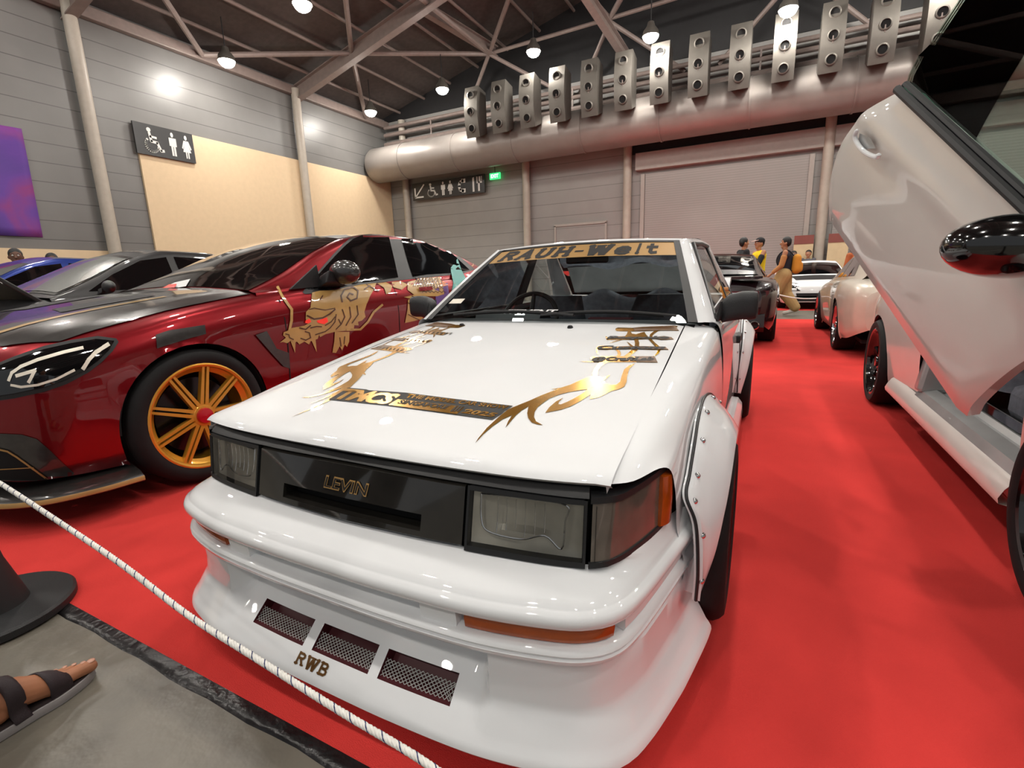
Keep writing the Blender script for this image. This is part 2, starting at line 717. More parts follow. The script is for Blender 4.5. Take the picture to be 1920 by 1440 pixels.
# purlins, rafters, braces
for x in [-16.2+1.55*i for i in range(20)]:
    steel('roof_purlin', (x, -9, roofz(x)+.02), (x, BW, roofz(x)+.02), .06, 'thin roof purlin running toward the back wall', 'roof purlins', 6)
for y in (0.2, 7.6, 15.3):
    steel('roof_rafter', (LW, y, roofz(LW)-.35), (1, y, roofz(1)-.35), .2, 'sloping steel rafter rising from a wall column to the ridge', 'roof rafters', flat=(.5, .3))
    steel('roof_rafter', (1, y, roofz(1)-.35), (21, y, roofz(21)-.35), .2, 'sloping steel rafter falling from the ridge to the right', 'roof rafters', flat=(.5, .3))
bays = [(-16.9, 11.3, 8.9), (-13.95, 15.4, 9.75), (-16.9, 19.2, 8.9), (-10.1, 19.4, 10.3), (-4.95, 19.4, 10.4), (-10.3, 11.3, 10.6), (-6.2, 15.3, 11.4),
        (-16.9, 3.7, 8.9), (-13.95, 7.6, 9.75), (-10.2, 3.7, 10.6), (-1.0, 15.3, 12.2), (1.2, 19.4, 10.6)]
for a, b, r in ((0, 1, .1), (1, 2, .1), (1, 3, .1), (1, 5, .1), (3, 6, .1), (4, 6, .1), (3, 5, .1), (4, 10, .11), (7, 8, .1), (8, 0, .1), (8, 9, .1), (8, 5, .1), (9, 6, .09), (11, 10, .1), (5, 6, .1), (3, 4, .08), (4, 11, .08)):
    steel('roof_brace', bays[a], bays[b], r*.9, 'slanting tubular brace of the dark roof frame', 'roof braces', 8)
for x0, x1 in ((-10.1, -12.2), (-10.1, -7.2), (-4.95, -6.6), (-4.95, -2.4), (1.2, -1.2), (1.2, 3.6)):
    steel('roof_brace', (x0, 19.4, 10.3), (x1, 20.8, 8.6), .08, 'slanting tubular brace of the dark roof frame', 'roof braces', 8)
steel('roof_girder', (-12.8, 9.5, 11.6), (-9.9, 19.6, 10.4), .16, 'heavy girder running back to a roof node', 'roof girders', flat=(.36, .26))
steel('roof_girder', (-6.6, 9.5, 12.6), (-4.5, 20.4, 9.3), .16, 'heavy girder running back to a roof node', 'roof girders', flat=(.36, .26))

# ------------------------------------------------------------------ big air duct, pipes and nozzle boxes on the back wall
DY, DZ, DR = 19.72, 6.78, .80
mb = MB()
mb.lathe([(.02, -17.05), (DR*.9, -17.05), (DR, -16.9)]+[(DR, x) for x in range(-16, 18, 2)]+[(DR, 17)], (0, DY, DZ), (1, 0, 0), 40)
for x in range(-15, 16, 3):
    mb.lathe([(DR, x-.03), (DR+.025, x-.03), (DR+.025, x+.03), (DR, x+.03)], (0, DY, DZ), (1, 0, 0), 40)
tag(mb.build('air_duct', M['duct']), 'huge round ventilation duct running along the back wall', 'duct')
do_ = bpy.data.objects['air_duct']
for x in (-15.2, -7.4, .4, 8.2):
    MB().box((x, 20.62, DZ+.55), (.12, .74, .10)).build('duct_bracket', M['steel'], do_, smooth=0)
for z, y, r in ((7.9, 20.48, .11), (8.35, 20.5, .09), (8.7, 20.51, .08)):
    po_ = MB().cyl((-16.9, y, z), (17, y, z), r, n=10).build('service_pipe', M['steel'])
    for x in (-14.0, -6.8, .2, 7.0):
        zl = {7.9: 7.28, 8.35: 7.99, 8.7: 8.42}[z]
        MB().box((x, 20.46, (z+zl)/2), (.06, .05, z-zl)).build('pipe_bracket', M['steel'], po_, smooth=0)
    tag(po_,
        'straight pale pipe running above the big air duct', 'pipe', 'pipes above the duct')

def nozzle_box():
    root = empty('nozzle_box', (0, 0, 0))
    w, H = .62, 1.92
    fr = []
    for i in range(17):
        t = i/16
        z = lerp(-H/2, H/2, t)
        y = -.16*math.sin(PI*t)
        fr.append((y, z))
    mb = MB()
    rows = [[(sx*w/2, y, z) for y, z in fr] for sx in (-1, 1)]
    mb.grid(rows)
    for sx in (-1, 1):
        mb.add([(sx*w/2, y, z) for y, z in fr]+[(sx*w/2, .62, H/2-.1), (sx*w/2, .62, -H/2+.25)], [tuple(range(19))])
    mb.grid([[(-w/2, 0, H/2), (w/2, 0, H/2)], [(-w/2, .62, H/2-.1), (w/2, .62, H/2-.1)]])
    mb.grid([[(-w/2, 0, -H/2), (w/2, 0, -H/2)], [(-w/2, .62, -H/2+.25), (w/2, .62, -H/2+.25)]])
    mb.build('casing', M['nozzle'], root, smooth=30)
    for z in (-.62, 0, .62):
        y = -.16*math.sin(PI*(z/H+.5))
        a = V((0, y, z))
        nz = MB()
        nz.lathe([(.165, -.02), (.16, .05), (.125, .06), (.115, 0)], a, (0, -1, -.15), 20)
        o = nz.build('nozzle', M['nozzle'], root)
        MB().lathe([(.001, .012), (.13, .012)], a, (0, -1, -.15), 20).build('opening', M['hole'], o)
    MB().box((0, -.12, -.1), (.03, .1, .2)).build('vane', M['steel'], root, smooth=0)
    return root


nb = nozzle_box()
NX = [-10.39+1.257*i for i in range(14)]
for i, x in enumerate(NX):
    o = nb if i == 0 else copy_tree(nb)
    o.location = (x, 18.32, 7.82)
    tag(o, 'grey curved air nozzle box with three round openings, in the row above the back duct', 'air vent', 'air nozzle boxes above the duct')

# ------------------------------------------------------------------ back wall: shutter, lintel, door, poster boards
struct(MB().box((-.9, BW-.03, 2.55), (5.85, .06, 5.1)).build('door_1', M['shutter'], smooth=0))
for x in (-3.92, 2.08):
    struct(MB().box((x, BW-.05, 2.55), (.16, .12, 5.1)).build('trim_3', M['lintel'], smooth=0))
struct(MB().box((2.4, BW-.14, 5.57), (13.2, .3, .66)).build('trim_4', M['lintel'], smooth=0, bevel=.02))
struct(MB().box((6, BW-.03, 2.55), (6.2, .06, 5.1)).build('door_2', M['shutter'], smooth=0))
struct(MB().box((6, BW-.05, 6.25), (21, .06, .7)).build('trim_5', M['black'], smooth=0))
struct(MB().box((3, BW-.02, 10.9), (41, .04, 3.6)).build('trim_6', M['black'], smooth=0))  # black sheet added to darken the upper back wall
d3 = struct(MB().box((-6.65, BW-.03, 1.65), (2.3, .06, 3.3)).build('door_3', M['panel_back'], smooth=0))
fm = MB()
for c, s in (((-7.83, BW-.05, 1.65), (.08, .1, 3.38)), ((-5.47, BW-.05, 1.65), (.08, .1, 3.38)), ((-6.65, BW-.05, 3.35), (2.44, .1, .1))):
    fm.box(c, s)
fm.build('door_frame', M['lintel'], d3, smooth=0)
MB().cyl((-5.75, BW-.1, 1.0), (-5.75, BW-.1, 1.35), .02).build('door_handle', M['chrome'], d3)
M['poster'] = mat('cream_poster', (206, 186, 148), .7, var=.05)
M['posterred'] = mat('maroon_poster_head', (128, 70, 62), .7, var=.05)
for x, w, lab in ((2.03, .62, 'cream notice board with maroon heading left of the slim back column'), (3.1, .62, 'cream notice board with maroon heading right of the slim back column')):
    r_ = empty('notice_board', (x, BW-.4, 0), lab, 'poster')
    MB().box((x, BW-.4, 1.45), (w, .05, 1.6)).build('board', M['poster'], r_, smooth=0)
    MB().box((x, BW-.43, 2.13), (w, .03, .3)).build('heading', M['posterred'], r_, smooth=0)
    mb = MB()
    for s in (-1, 1):
        mb.cyl((x+s*w*.4, BW-.4, 0), (x+s*w*.4, BW-.4, .7), .025)
    mb.cyl((x-w*.4, BW-.4, .35), (x+w*.4, BW-.4, .35), .02)
    mb.build('stand', M['black'], r_)


# ------------------------------------------------------------------ pictogram signs
def circle2d(cx, cy, r, n=16, a0=0, a1=2*PI):
    return [(cx+r*math.cos(a0+(a1-a0)*i/n), cy+r*math.sin(a0+(a1-a0)*i/n)) for i in range(n)]


def arc_stroke(cx, cy, r, a0, a1, w, n=14):
    return stroke2d([(cx+r*math.cos(a0+(a1-a0)*i/n), cy+r*math.sin(a0+(a1-a0)*i/n)) for i in range(n+1)], w)


def pic_wheelchair():
    return [circle2d(.36, .9, .09)]+stroke2d([(.37, .78), (.41, .45), (.66, .43), (.78, .12), (.9, .14)], .11)+stroke2d([(.39, .64), (.64, .62)], .09) + \
        arc_stroke(.42, .3, .27, R(130), R(345), .09)


def pic_man():
    return [circle2d(.5, .89, .1), [(.24, .76), (.76, .76), (.76, .42), (.66, .42), (.66, .02), (.52, .02), (.52, .4), (.48, .4), (.48, .02), (.34, .02), (.34, .42), (.24, .42)]]


def pic_woman():
    return [circle2d(.5, .89, .1), [(.32, .76), (.68, .76), (.86, .44), (.78, .4), (.66, .6), (.8, .28), (.63, .28), (.63, .02), (.53, .02), (.53, .28), (.47, .28), (.47, .02), (.37, .02), (.37, .28), (.2, .28), (.34, .6), (.22, .4), (.14, .44)]]


def pic_phone():
    return stroke2d([(.62, .86), (.36, .76), (.28, .5), (.36, .24), (.62, .14)], .2)+[[(.5, .7), (.82, .7), (.82, .98), (.5, .98)], [(.5, .02), (.82, .02), (.82, .3), (.5, .3)]]


def pic_cutlery():
    return [[(.2, .0), (.34, .0), (.34, 1), (.2, .95)], [(.62, 0), (.76, 0), (.76, 1), (.62, 1)]]+[[(.52+.12*i, .62), (.58+.12*i, .62), (.58+.12*i, 1), (.52+.12*i, 1)] for i in range(4)]+[[(.52, .55), (.94, .55), (.94, .66), (.52, .66)]]


def pic_arrow():
    return stroke2d([(.9, .95), (.14, .1)], .1)+stroke2d([(.12, .75), (.12, .08), (.8, .08)], .11)


def sign(label, org, ux, w, h, pics, thick, name='restroom_sign'):
    """org: lower left corner, ux: unit vector along the sign"""
    org, ux = V(org), V(ux)
    nz = V((ux.y, -ux.x, 0))
    root = empty(name, org, label, 'sign')
    b = MB().prism([org, org+ux*w, org+ux*w+V((0, 0, h)), org+V((0, 0, h))], nz*thick)
    b.build('board', M['signblack'], root, smooth=0)
    o2 = org+nz*(thick+.012)
    for nm, fn, x0, x1 in pics:
        decal(nm, [[(x0*w+(x1-x0)*w*x, h*(.1+.8*y)) for x, y in p] for p in fn()], lambda x, y: o2+ux*x+V((0, 0, y)), M['signwhite'], root)
    return root


sign('black hanging board with white wheelchair, man and woman symbols on the beige panel', (LW+.1, 8.78, 5.32), (0, 1, 0), 1.84, .94,
     [('wheelchair_symbol', pic_wheelchair, .1, .48), ('man_symbol', pic_man, .5, .74), ('woman_symbol', pic_woman, .74, .98)], .06)
sign('long black sign with arrow, toilet, telephone and cutlery symbols on the back wall', (-15.55, BW-.22, 5.12), (1, 0, 0), 4.25, .82,
     [('arrow_symbol', pic_arrow, .02, .19), ('wheelchair_symbol', pic_wheelchair, .2, .38), ('man_symbol', pic_man, .39, .50), ('woman_symbol', pic_woman, .49, .60),
      ('telephone_symbol', pic_phone, .62, .78), ('cutlery_symbol', pic_cutlery, .81, .98)], .08)
ex = empty('exit_sign', (-10.8, BW-.2, 5.75), 'small lit green exit sign beside the long black sign on the back wall', 'sign')
MB().box((-10.8, BW-.15, 5.8), (.56, .08, .28)).build('case', M['exit'], ex, smooth=0, bevel=.01)
decal('lettering', [text2d('EXIT', .02, 0, (-11.0, 5.72, -10.6, 5.88))], lambda x, y: V((x, BW-.2, y)), M['exitwhite'], ex)
for zz in (.2,):
    MB().cyl((-10.8, BW-.15, 5.94), (-10.8, BW-.15, 6.3), .015, n=6).build('hanger', M['black'], ex)

# purple banner hanging on the left wall
bm_ = bpy.data.materials.new('banner_print'); bm_.use_nodes = True
nt = bm_.node_tree; L_ = nt.links.new
bs = nt.nodes['Principled BSDF']; bs.inputs['Roughness'].default_value = .7
tc = nt.nodes.new('ShaderNodeTexCoord'); nz_ = nt.nodes.new('ShaderNodeTexNoise'); nz_.inputs['Scale'].default_value = .55; nz_.inputs['Detail'].default_value = 6
nz_.inputs['Distortion'].default_value = .8
L_(tc.outputs['Object'], nz_.inputs['Vector'])
rp = nt.nodes.new('ShaderNodeValToRGB')
rp.color_ramp.elements[0].position = .3; rp.color_ramp.elements[0].color = (*lin((72, 52, 128)), 1)
rp.color_ramp.elements[1].position = .72; rp.color_ramp.elements[1].color = (*lin((150, 48, 98)), 1)
e = rp.color_ramp.elements.new(.52); e.color = (*lin((98, 58, 150)), 1)
L_(nz_.outputs['Fac'], rp.inputs['Fac']); L_(rp.outputs['Color'], bs.inputs['Base Color'])
M['banner'] = bm_
rows = []
for i in range(25):
    y = lerp(2.4, 6.05, i/24)
    rows.append([(LW+.035+.02*math.sin(i*.9+z), y-.03*(5.35-z) * (i/24-.5), z) for z in [lerp(2.6, 5.4, k/12) for k in range(13)]])
tag(MB().grid(rows).build('banner', M['banner'], smooth=180, solid=.01), 'purple fabric banner with a pinkish cloud print on the left wall', 'banner')

# ------------------------------------------------------------------ lamps
def hall_lamp():
    root = empty('ceiling_lamp', (0, 0, 0))
    MB().lathe([(.01, .42), (.1, .42), (.13, .3), (.24, .16), (.27, 0), (.255, 0), (.2, .15), (.05, .2)], (0, 0, 0), (0, 0, 1), 24).build('lamp_hood', M['nozzle'], root)
    rows = [[(.25*math.sin(t)*math.cos(a), .25*math.sin(t)*math.sin(a), .02-.21*math.cos(t)) for a in [2*PI*k/16 for k in range(16)]] for t in [PI/2*j/6 for j in range(7)]]
    MB().grid(rows, cv=True).build('bulb', M['lamp'], root)
    MB().cyl((0, 0, .4), (0, 0, 1.3), .018, n=6).build('stem', M['black'], root)
    return root


hl = hall_lamp()
LAMPS = [tuple(at(0, -15.3, 695, 210)), (-11.5, 17.85, 8.75), (-7.4, 17.9, 9.3), (-3.05, 17.65, 8.75), tuple(at(1, 17.6, 1478, 18)), (4.9, 17.9, 9.0), (9.2, 17.9, 9.0),
         tuple(at(0, -15.5, 425, 115)), (-11.2, 10.6, 8.75)]
LAMPS += [(-3.9, 13.75, 9.0), (.2, 13.8, 9.4), (5.0, 13.8, 9.6), (10.0, 13.8, 9.6)]
for y in (10.2, 4.0, -2.0, -8.5):
    for x in (-16.2, -11.2, -5.6, 0.2, 6.0, 11.8, 17.5):
        if y > 10 and x < 0:
            continue
        LAMPS.append((x, y, 9.6+min(1.5, .18*(x+16.5))))
for i, (x, y, z) in enumerate(LAMPS):
    o = hl if i == 0 else copy_tree(hl)
    o.location = (x, y, z)
    tag(o, 'bright bell-shaped high-bay lamp hanging under the dark roof', 'lamp', 'high-bay ceiling lamps')

# ------------------------------------------------------------------ daylight-free fill from the open rear of the hall
W = bpy.data.worlds.new('hall_air'); S.world = W
W.use_nodes = True
bg = W.node_tree.nodes['Background']
bg.inputs['Color'].default_value = (*lin((232, 234, 236)), 1)
bg.inputs['Strength'].default_value = .4
S.view_settings.view_transform = 'Standard'
S.view_settings.look = 'None'
S.view_settings.exposure = 0
S.cycles.use_denoising = True
S.cycles.max_bounces = 8
S.cycles.transparent_max_bounces = 12
S.cycles.caustics_reflective = False
S.cycles.caustics_refractive = False
S.cycles.sample_clamp_indirect = 6
S.cycles.use_light_tree = True
S.cycles.use_adaptive_sampling = True
S.cycles.adaptive_threshold = .02
# ------------------------------------------------------------------ paints shared by the cars
M['white'] = mat('white_gloss_paint', (236, 238, 240), .7, coat=1, var=.012, coat_rough=.012, spec=.12)
M['under'] = mat('dark_underbody', (14, 14, 15), .85, var=.2)
M['trim'] = mat('black_rubber_trim', (26, 27, 29), .45, var=.12)
M['smoke'] = mat('smoked_panel', (36, 34, 31), .08, coat=.6, var=.25, vscale=12)
M['gold'] = mat('gold_vinyl', (190, 134, 16), .22, metal=.85, var=.15, vscale=9)
M['goldflat'] = mat('gold_print', (176, 138, 84), .4, metal=.25, var=.05)
M['golddark'] = mat('dark_gold_vinyl', (96, 62, 14), .4, metal=.4, var=.2, vscale=30)
M['ink'] = mat('black_vinyl', (16, 13, 12), .6, var=.1)
M['amber'] = mat('amber_lens', (168, 74, 16), .12, coat=.8, var=.12, vscale=30)
M['reflector'] = mat('lamp_reflector', (232, 225, 210), .35, metal=.1, var=.1, vscale=20)
M['lens'] = glass('lamp_glass', (.95, .95, .93), .9, .02)
M['smokelens'] = mat('smoked_lens', (98, 90, 82), .1, coat=.8, var=.16, vscale=16)
M['wind'] = glass('windscreen_glass', (.80, .85, .85), 1., 0)
M['cloth'] = mat('dark_seat_cloth', (104, 108, 118), .9, var=.2, vscale=30)
M['dash'] = mat('dark_dashboard', (96, 98, 100), .7, var=.15)
M['mesh'] = mat('vent_mesh_metal', (196, 196, 192), .4, metal=.6, var=.05)
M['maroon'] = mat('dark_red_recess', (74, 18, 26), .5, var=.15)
M['plastic'] = mat('black_grained_plastic', (30, 31, 33), .5, var=.1, bump=.25, bscale=400)
M['rimdark'] = mat('gunmetal_rim', (58, 58, 60), .25, metal=.9, var=.05)
M['stickerwhite'] = mat('white_sticker', (226, 226, 226), .5, var=.02)

car = empty('coupe_car', (0, 2.0, 0), 'white wide-body two-door coupe with gold decals on its hood, nearest the rope', 'car')

# ---- hood -----------------------------------------------------------------
HZ = [(.016, .664), (.024, .669), (.04, .674), (.07, .679), (.12, .687), (.3, .714), (.6, .763), (.9, .812), (1.27, .868), (1.5, .9)]


def hz(x, y):
    return interp(HZ, y)+.011*(1-(x/.66)**2)


def shut(y):
    return .662-.038*max(0, (y-.06))/1.22


def hfront(x):
    a = abs(x)/.66
    return .016+.02*a**2+.028*a**6


rows = []
for i in range(45):
    s = lerp(-1, 1, i/44)
    row = []
    for j in range(37):
        t = (j/36)**1.5
        x0 = s*.66
        y = lerp(hfront(x0), 1.262, t)
        x = s*(shut(y)-.0045)
        z = hz(x, y)
        # front lip rolls down
        d = y-hfront(x0)
        z -= .011*math.exp(-d/.011)+.004*max(0, abs(s)-.97)/.03
        row.append((x, y, z))
    row = [(row[0][0], row[0][1]+.014, row[0][2]-.010)]+row
    rows.append(row)
hood = MB().grid(rows).build('hood', M['white'], car, smooth=60)
for x, y in ((-.385, 1.165), (.172, 1.15)):
    mb = MB().lathe([(.012, 0), (.013, .004), (.009, .011), (.001, .013)], (x, y, hz(x, y)-.001), (0, -.1, 1), 14)
    mb.box((x, y-.007, hz(x, y)+.007), (.01, .01, .007))
    mb.build('washer_nozzle', M['black'], hood)

# ---- nose face: grille, headlamps, corner lamps -------------------------------
F = Path([(0, -.003), (.2, .0), (.345, .008), (.5, .022), (.60, .038), (.64, .055), (.668, .083), (.696, .150), (.718, .222), (.736, .298)])


def lean(x):
    return .34-.22*min(1, abs(x)/.62)


def fp(s, z, d=0.):
    p, n = F.pt(s)
    q = p+n*d
    return V((q.x, q.y+lean(p.x)*(z-.565)*(1 if abs(p.x) < .66 else .5), z))


SA, SB, SC = F.at_x(.345), F.at_x(.617), F.len


def fpanel(s0, s1, z0, z1, d, n=10, nz=4, zt=None):
    return [[fp(lerp(s0, s1, i/n), lerp(z0, z1 if zt is None else zt(lerp(s0, s1, i/n)), j/nz), d) for j in range(nz+1)] for i in range(n+1)]


# black backing and the strip under the hood lip
mb = MB().grid(fpanel(-SC+.01, SC-.01, .47, .655, -.062, 60, 3))
mb.grid([[fp(lerp(-SB, SB, i/40), .660, -.03), fp(lerp(-SB, SB, i/40), .652, -.010), fp(lerp(-SB, SB, i/40), .635, .003), fp(lerp(-SB, SB, i/40), .630, -.01)] for i in range(41)])
mb.build('lamp_surround', M['trim'], car)
# bottom and top frames of each lamp bay
gr = MB()
SL0, SL1 = F.at_x(.225), F.at_x(.225)


def gskip(i, j):
    return False


n = 48
rows = []
ss = sorted(set([lerp(-SA+.004, SA-.004, i/n) for i in range(n+1)]+[-.232, .232]))
zz = [.492, .498, .511, .548, .552, .60, .625, .630]
for s in ss:
    rows.append([fp(s, z, (.002 if .495 < z < .627 else -.006)) for z in zz])
gr.grid(rows, skip=lambda i, j: (j == 2 and ss[i] >= -.2321 and ss[i+1] <= .2321))
# walls of the slot
for a, b in ((.511, .511), (.548, .548)):
    gr.grid([[fp(s, a, .002), fp(s, a, -.05)] for s in ss if -.2321 <= s <= .2321])
for s in (-.232, .232):
    gr.grid([[fp(s, z, .002), fp(s, z, -.05)] for z in (.511, .548)])
grille = gr.build('grille', M['smoke'], car)
MB().grid([[fp(s, .505, -.045), fp(s, .555, -.045)] for s in ss if -.24 <= s <= .24]).build('air_slot', M['hole'], grille)
lt = text2d('LEVIN', .035, .12, (-.078, .562, .072, .594), 1.0)
decal('badge', [lt], lambda x, y: fp(x, y, .0045), M['goldflat'], grille, label='gold badge lettering')
lt = text2d('LEVIN', .0, .12, (-.0755, .5655, .0695, .5905), 1.0)
decal('badge_core', [lt], lambda x, y: fp(x, y, .0055), M['ink'], grille)

for sg in (-1, 1):
    # headlamp: bezel, reflector bowl and ribbed glass
    a, b = SA+.004, SB-.003
    mb = MB()
    for s0, s1, z0, z1 in ((a, b, .490, .502), (a, b, .622, .632), (a, a+.006, .49, .632), (b-.006, b, .49, .632)):
        mb.grid([[fp(sg*lerp(s0, s1, i/8), z0, -.03), fp(sg*lerp(s0, s1, i/8), z0, .006), fp(sg*lerp(s0, s1, i/8), z1, .006), fp(sg*lerp(s0, s1, i/8), z1, -.03)] for i in range(9)])
        for s in (s0, s1):
            mb.add([fp(sg*s, z0, -.03), fp(sg*s, z0, .006), fp(sg*s, z1, .006), fp(sg*s, z1, -.03)], [(0, 1, 2, 3)])
    hl_ = mb.build('headlamp', M['trim'], car, smooth=30)
    mb = MB()
    rr = []
    for i in range(29):
        u = i/28
        row = []
        for j in range(13):
            w = j/12
            e = (2*u-1)**4
            e2 = (2*w-1)**4
            inner = .16 < u < .8 and .25 < w < .93
            dep = -.012-.016*(1-e)*(1-e2) - (.014*math.sin((u-.16)/.64*PI) if inner else 0)
            row.append(fp(sg*lerp(a+.008, b-.008, u), lerp(.501, .624, w), dep))
        rr.append(row)
    MB().grid(rr).build('reflector', M['reflector'], hl_, smooth=20)
    mb = MB()
    # embossed optics ridges behind the glass
    for k in range(6):
        s0 = lerp(a+.07, b-.09, k/5)
        mb.tube([fp(sg*s0, z, -.006-.004*math.sin((z-.53)/.08*PI)) for z in (.535+.02*((k*7) % 3)/3, .56, .585, .612)], .0011, 6)
    mb.tube(spline([fp(sg*lerp(a+.03, b-.045, t), z, -.004) for t, z in ((0, .615), (.02, .56), (.12, .535), (.5, .53), (.78, .545), (.97, .522), (1, .58), (1, .615), (.5, .618), (0, .615))], 5), .0022, 6)
    mb.build('lens_pattern', M['chrome'], hl_)
    MB().grid(fpanel(sg*(a+.007), sg*(b-.007), .5, .624, .004, 12, 4)).build('lens', M['lens'], hl_, smooth=180)
    # corner lamp wrapping round to the fender
    a, b = SB+.003, SC-.004

    def ztop(s, sg=sg):
        t = (abs(s)-SB)/(SC-SB)
        return .640+.016*max(0, t-.25)

    def zbot(t):
        return .490+.012*t

    cl = MB()
    N = 22
    cl.grid([[fp(sg*lerp(a, b, i/N), lerp(zbot(i/N), ztop(lerp(a, b, i/N)), k), dd) for k, dd in ((0, -.02), (0, .006), (.08, .006), (.085, .001), (.9, .001), (.905, .006), (1.0, .006), (1.02, -.02))] for i in range(N+1)],
            skip=lambda i, j: j == 3)
    cl.grid([[fp(sg*(a+.012), lerp(.5, .62, k), dd) for k in (0, 1)] for dd in (.006, -.002)])
    o = cl.build('corner_lamp', M['trim'], car, smooth=30)
    MB().grid([[fp(sg*lerp(a+.004, b, i/N), lerp(lerp(zbot(i/N), ztop(lerp(a, b, i/N)), .07), lerp(zbot(i/N), ztop(lerp(a, b, i/N)), .91), k/4), .0025) for k in range(5)] for i in range(N+1)]).build('lens', M['smokelens'], o, smooth=180)
    mb = MB()
    r2 = []
    for i in range(7):
        s = lerp(SC-.070, SC-.014, i/6)
        dd = .004+.014*math.sin(PI*min(1, max(0, (i+.4)/6.8)))**.5
        r2.append([fp(sg*s, .507, .002), fp(sg*s, .512, dd), fp(sg*s, .57, dd+.002), fp(sg*s, .628, dd), fp(sg*s, .634, .002)])
    mb.grid(r2)
    for rw in (r2[0], r2[-1]):
        mb.add(rw, [(0, 1, 2, 3, 4)])
    mb.build('side_marker', M['amber'], o, smooth=40, label='amber side marker')

# ---- bumper ---------------------------------------------------------------------
B = Path([(0, -.113), (.2, -.111), (.42, -.098), (.58, -.066), (.65, -.036), (.692, .008), (.716, .075), (.735, .16), (.756, .27), (.775, .38), (.784, .44), (.787, .475)])


def bp(s, z, d=0.):
    p, n = B.pt(s)
    q = p+n*d
    return V((q.x, q.y, z))


def shelf_in(s):
    """inner edge of the bumper shelf follows the lamp bay"""
    p, n = B.pt(s)
    q, m_ = F.pt(F.len*s/B.len*.985)
    return V((q.x, q.y))+m_*.004


def rise(s):
    p, _ = B.pt(s)
    return .012*max(0, (p.y+.02)/.4)


def bsec(s):
    r = rise(s)
    i = shelf_in(s)
    p, n = B.pt(s)
    zi = .488+r*1.6
    k = lambda d: p+n*d
    out = [V((i.x, i.y, zi))]
    j = k(-.004)
    for t, z in ((.3, .486), (.6, .473), (.85, .461), (.95, .455)):
        q = V((i.x, i.y)).lerp(j, t)
        out.append(V((q.x, q.y, lerp(z, zi, 0) + r*1.6*(1-t)+r*t)))
    for d, z in ((-.004, .447), (-.001, .444), (.008, .440), (.013, .430), (.013, .420), (.008, .410), (.0, .405)):
        q = k(d)
        out.append(V((q.x, q.y, z+r)))
    return out


NB = 120
SS = [lerp(-B.len, B.len, i/NB) for i in range(NB+1)]
mb = MB().grid([bsec(s) for s in SS])
# deep channel under the bumper beam and the second, lower moulding
low = [(.0, .405), (-.045, .402), (-.05, .396), (-.05, .372), (-.045, .366), (-.006, .363), (.004, .358), (.007, .349), (.002, .343), (.002, .340), (.006, .337), (.004, .328), (-.004, .323), (-.03, .321)]
mb.grid([[bp(s, z+rise(s), d) for d, z in low] for s in SS])
bumper = mb.build('front_bumper', M['white'], car, smooth=50)
# filler blocks and amber lamps in the channel
for sg in (-1, 1):
    a, b, c, e = B.at_x(.285), B.at_x(.375), B.at_x(.395), B.at_x(.69)
    mb = MB()
    mb.grid([[bp(sg*lerp(a, b, i/4), z+rise(a), d) for d, z in ((-.05, .404), (-.006, .404), (-.010, .37), (-.008, .362))] for i in range(5)])
    for s in (a, b):
        mb.add([bp(sg*s, z, d) for d, z in ((-.05, .404), (-.006, .404), (-.010, .37), (-.008, .362), (-.05, .362))], [(0, 1, 2, 3, 4)])
    mb.build('bumper_pad', M['white'], bumper, smooth=30)
    mb = MB()
    rws = [[bp(sg*lerp(c, e, i/16), z+rise(lerp(c, e, i/16)), d) for d, z in ((-.05, .403), (-.010, .403), (-.006, .392), (-.010, .368), (-.05, .366))] for i in range(17)]
    mb.grid(rws)
    for rw in (rws[0], rws[-1]):
        mb.add(rw, [(0, 1, 2, 3, 4)])
    mb.build('turn_lamp', M['amber'], bumper, smooth=30, label='amber turn lamp')
    # raised side strip behind the lamp
    f0, f1 = e+.03, B.len-.005
    rws = [[bp(sg*lerp(f0, f1, i/12), z+rise(lerp(f0, f1, i/12)), d) for d, z in ((-.045, .402), (-.008, .402), (-.004, .398), (-.004, .372), (-.008, .366), (-.045, .366))] for i in range(13)]
    mb = MB().grid(rws)
    mb.add(rws[0], [(0, 1, 2, 3, 4, 5)])
    mb.build('bumper_side_strip', M['white'], bumper, smooth=30)

# ---- front lip spoiler with three mesh vents ------------------------------------------
VX = [(-.318, -.112), (-.078, .112), (.142, .345)]
sx = []
for a, b in VX:
    sx += [B.at_x(abs(a))*(1 if a > 0 else -1), B.at_x(abs(b))*(1 if b > 0 else -1)]
S2 = sorted(set([round(x, 5) for x in SS+sx]))


def recess(s):
    """how far the wall under the moulding sits back: deep in the centre, shallow scoops outside"""
    x = abs(B.pt(s)[0].x)
    y = B.pt(s)[0].y
    k = 1-min(1, max(0, (x-.405)/.022))
    k = k*k*(3-2*k)
    side = min(1, max(0, (y-.0)/.12))
    return lerp(lerp(.020, .004, side), .140, k), k


def lipsec(s):
    x = abs(B.pt(s)[0].x)
    y = B.pt(s)[0].y
    side = min(1, max(0, (y+.02)/.25))
    d, k = recess(s)
    flare = .035+.012*side
    r = rise(s)
    pts = [(-.03, .321+r), (-.03-.4*(d-.03), .318+r), (-d, .300+r*.5)]
    # wall then slope out to the lip
    zf = lerp(.195, .255, k)
    pts += [(-d-.003, lerp(.300, zf, .5)), (-d*.98, zf+.012), (-d*.93, zf)]
    lo = .105
    for t in (.16, .32):
        pts.append((lerp(-d*.93, flare-.012, t), lerp(zf, lo+.022, t**.9)))
    # rows carrying the vents: fixed heights
    return pts, d, zf, flare, lo


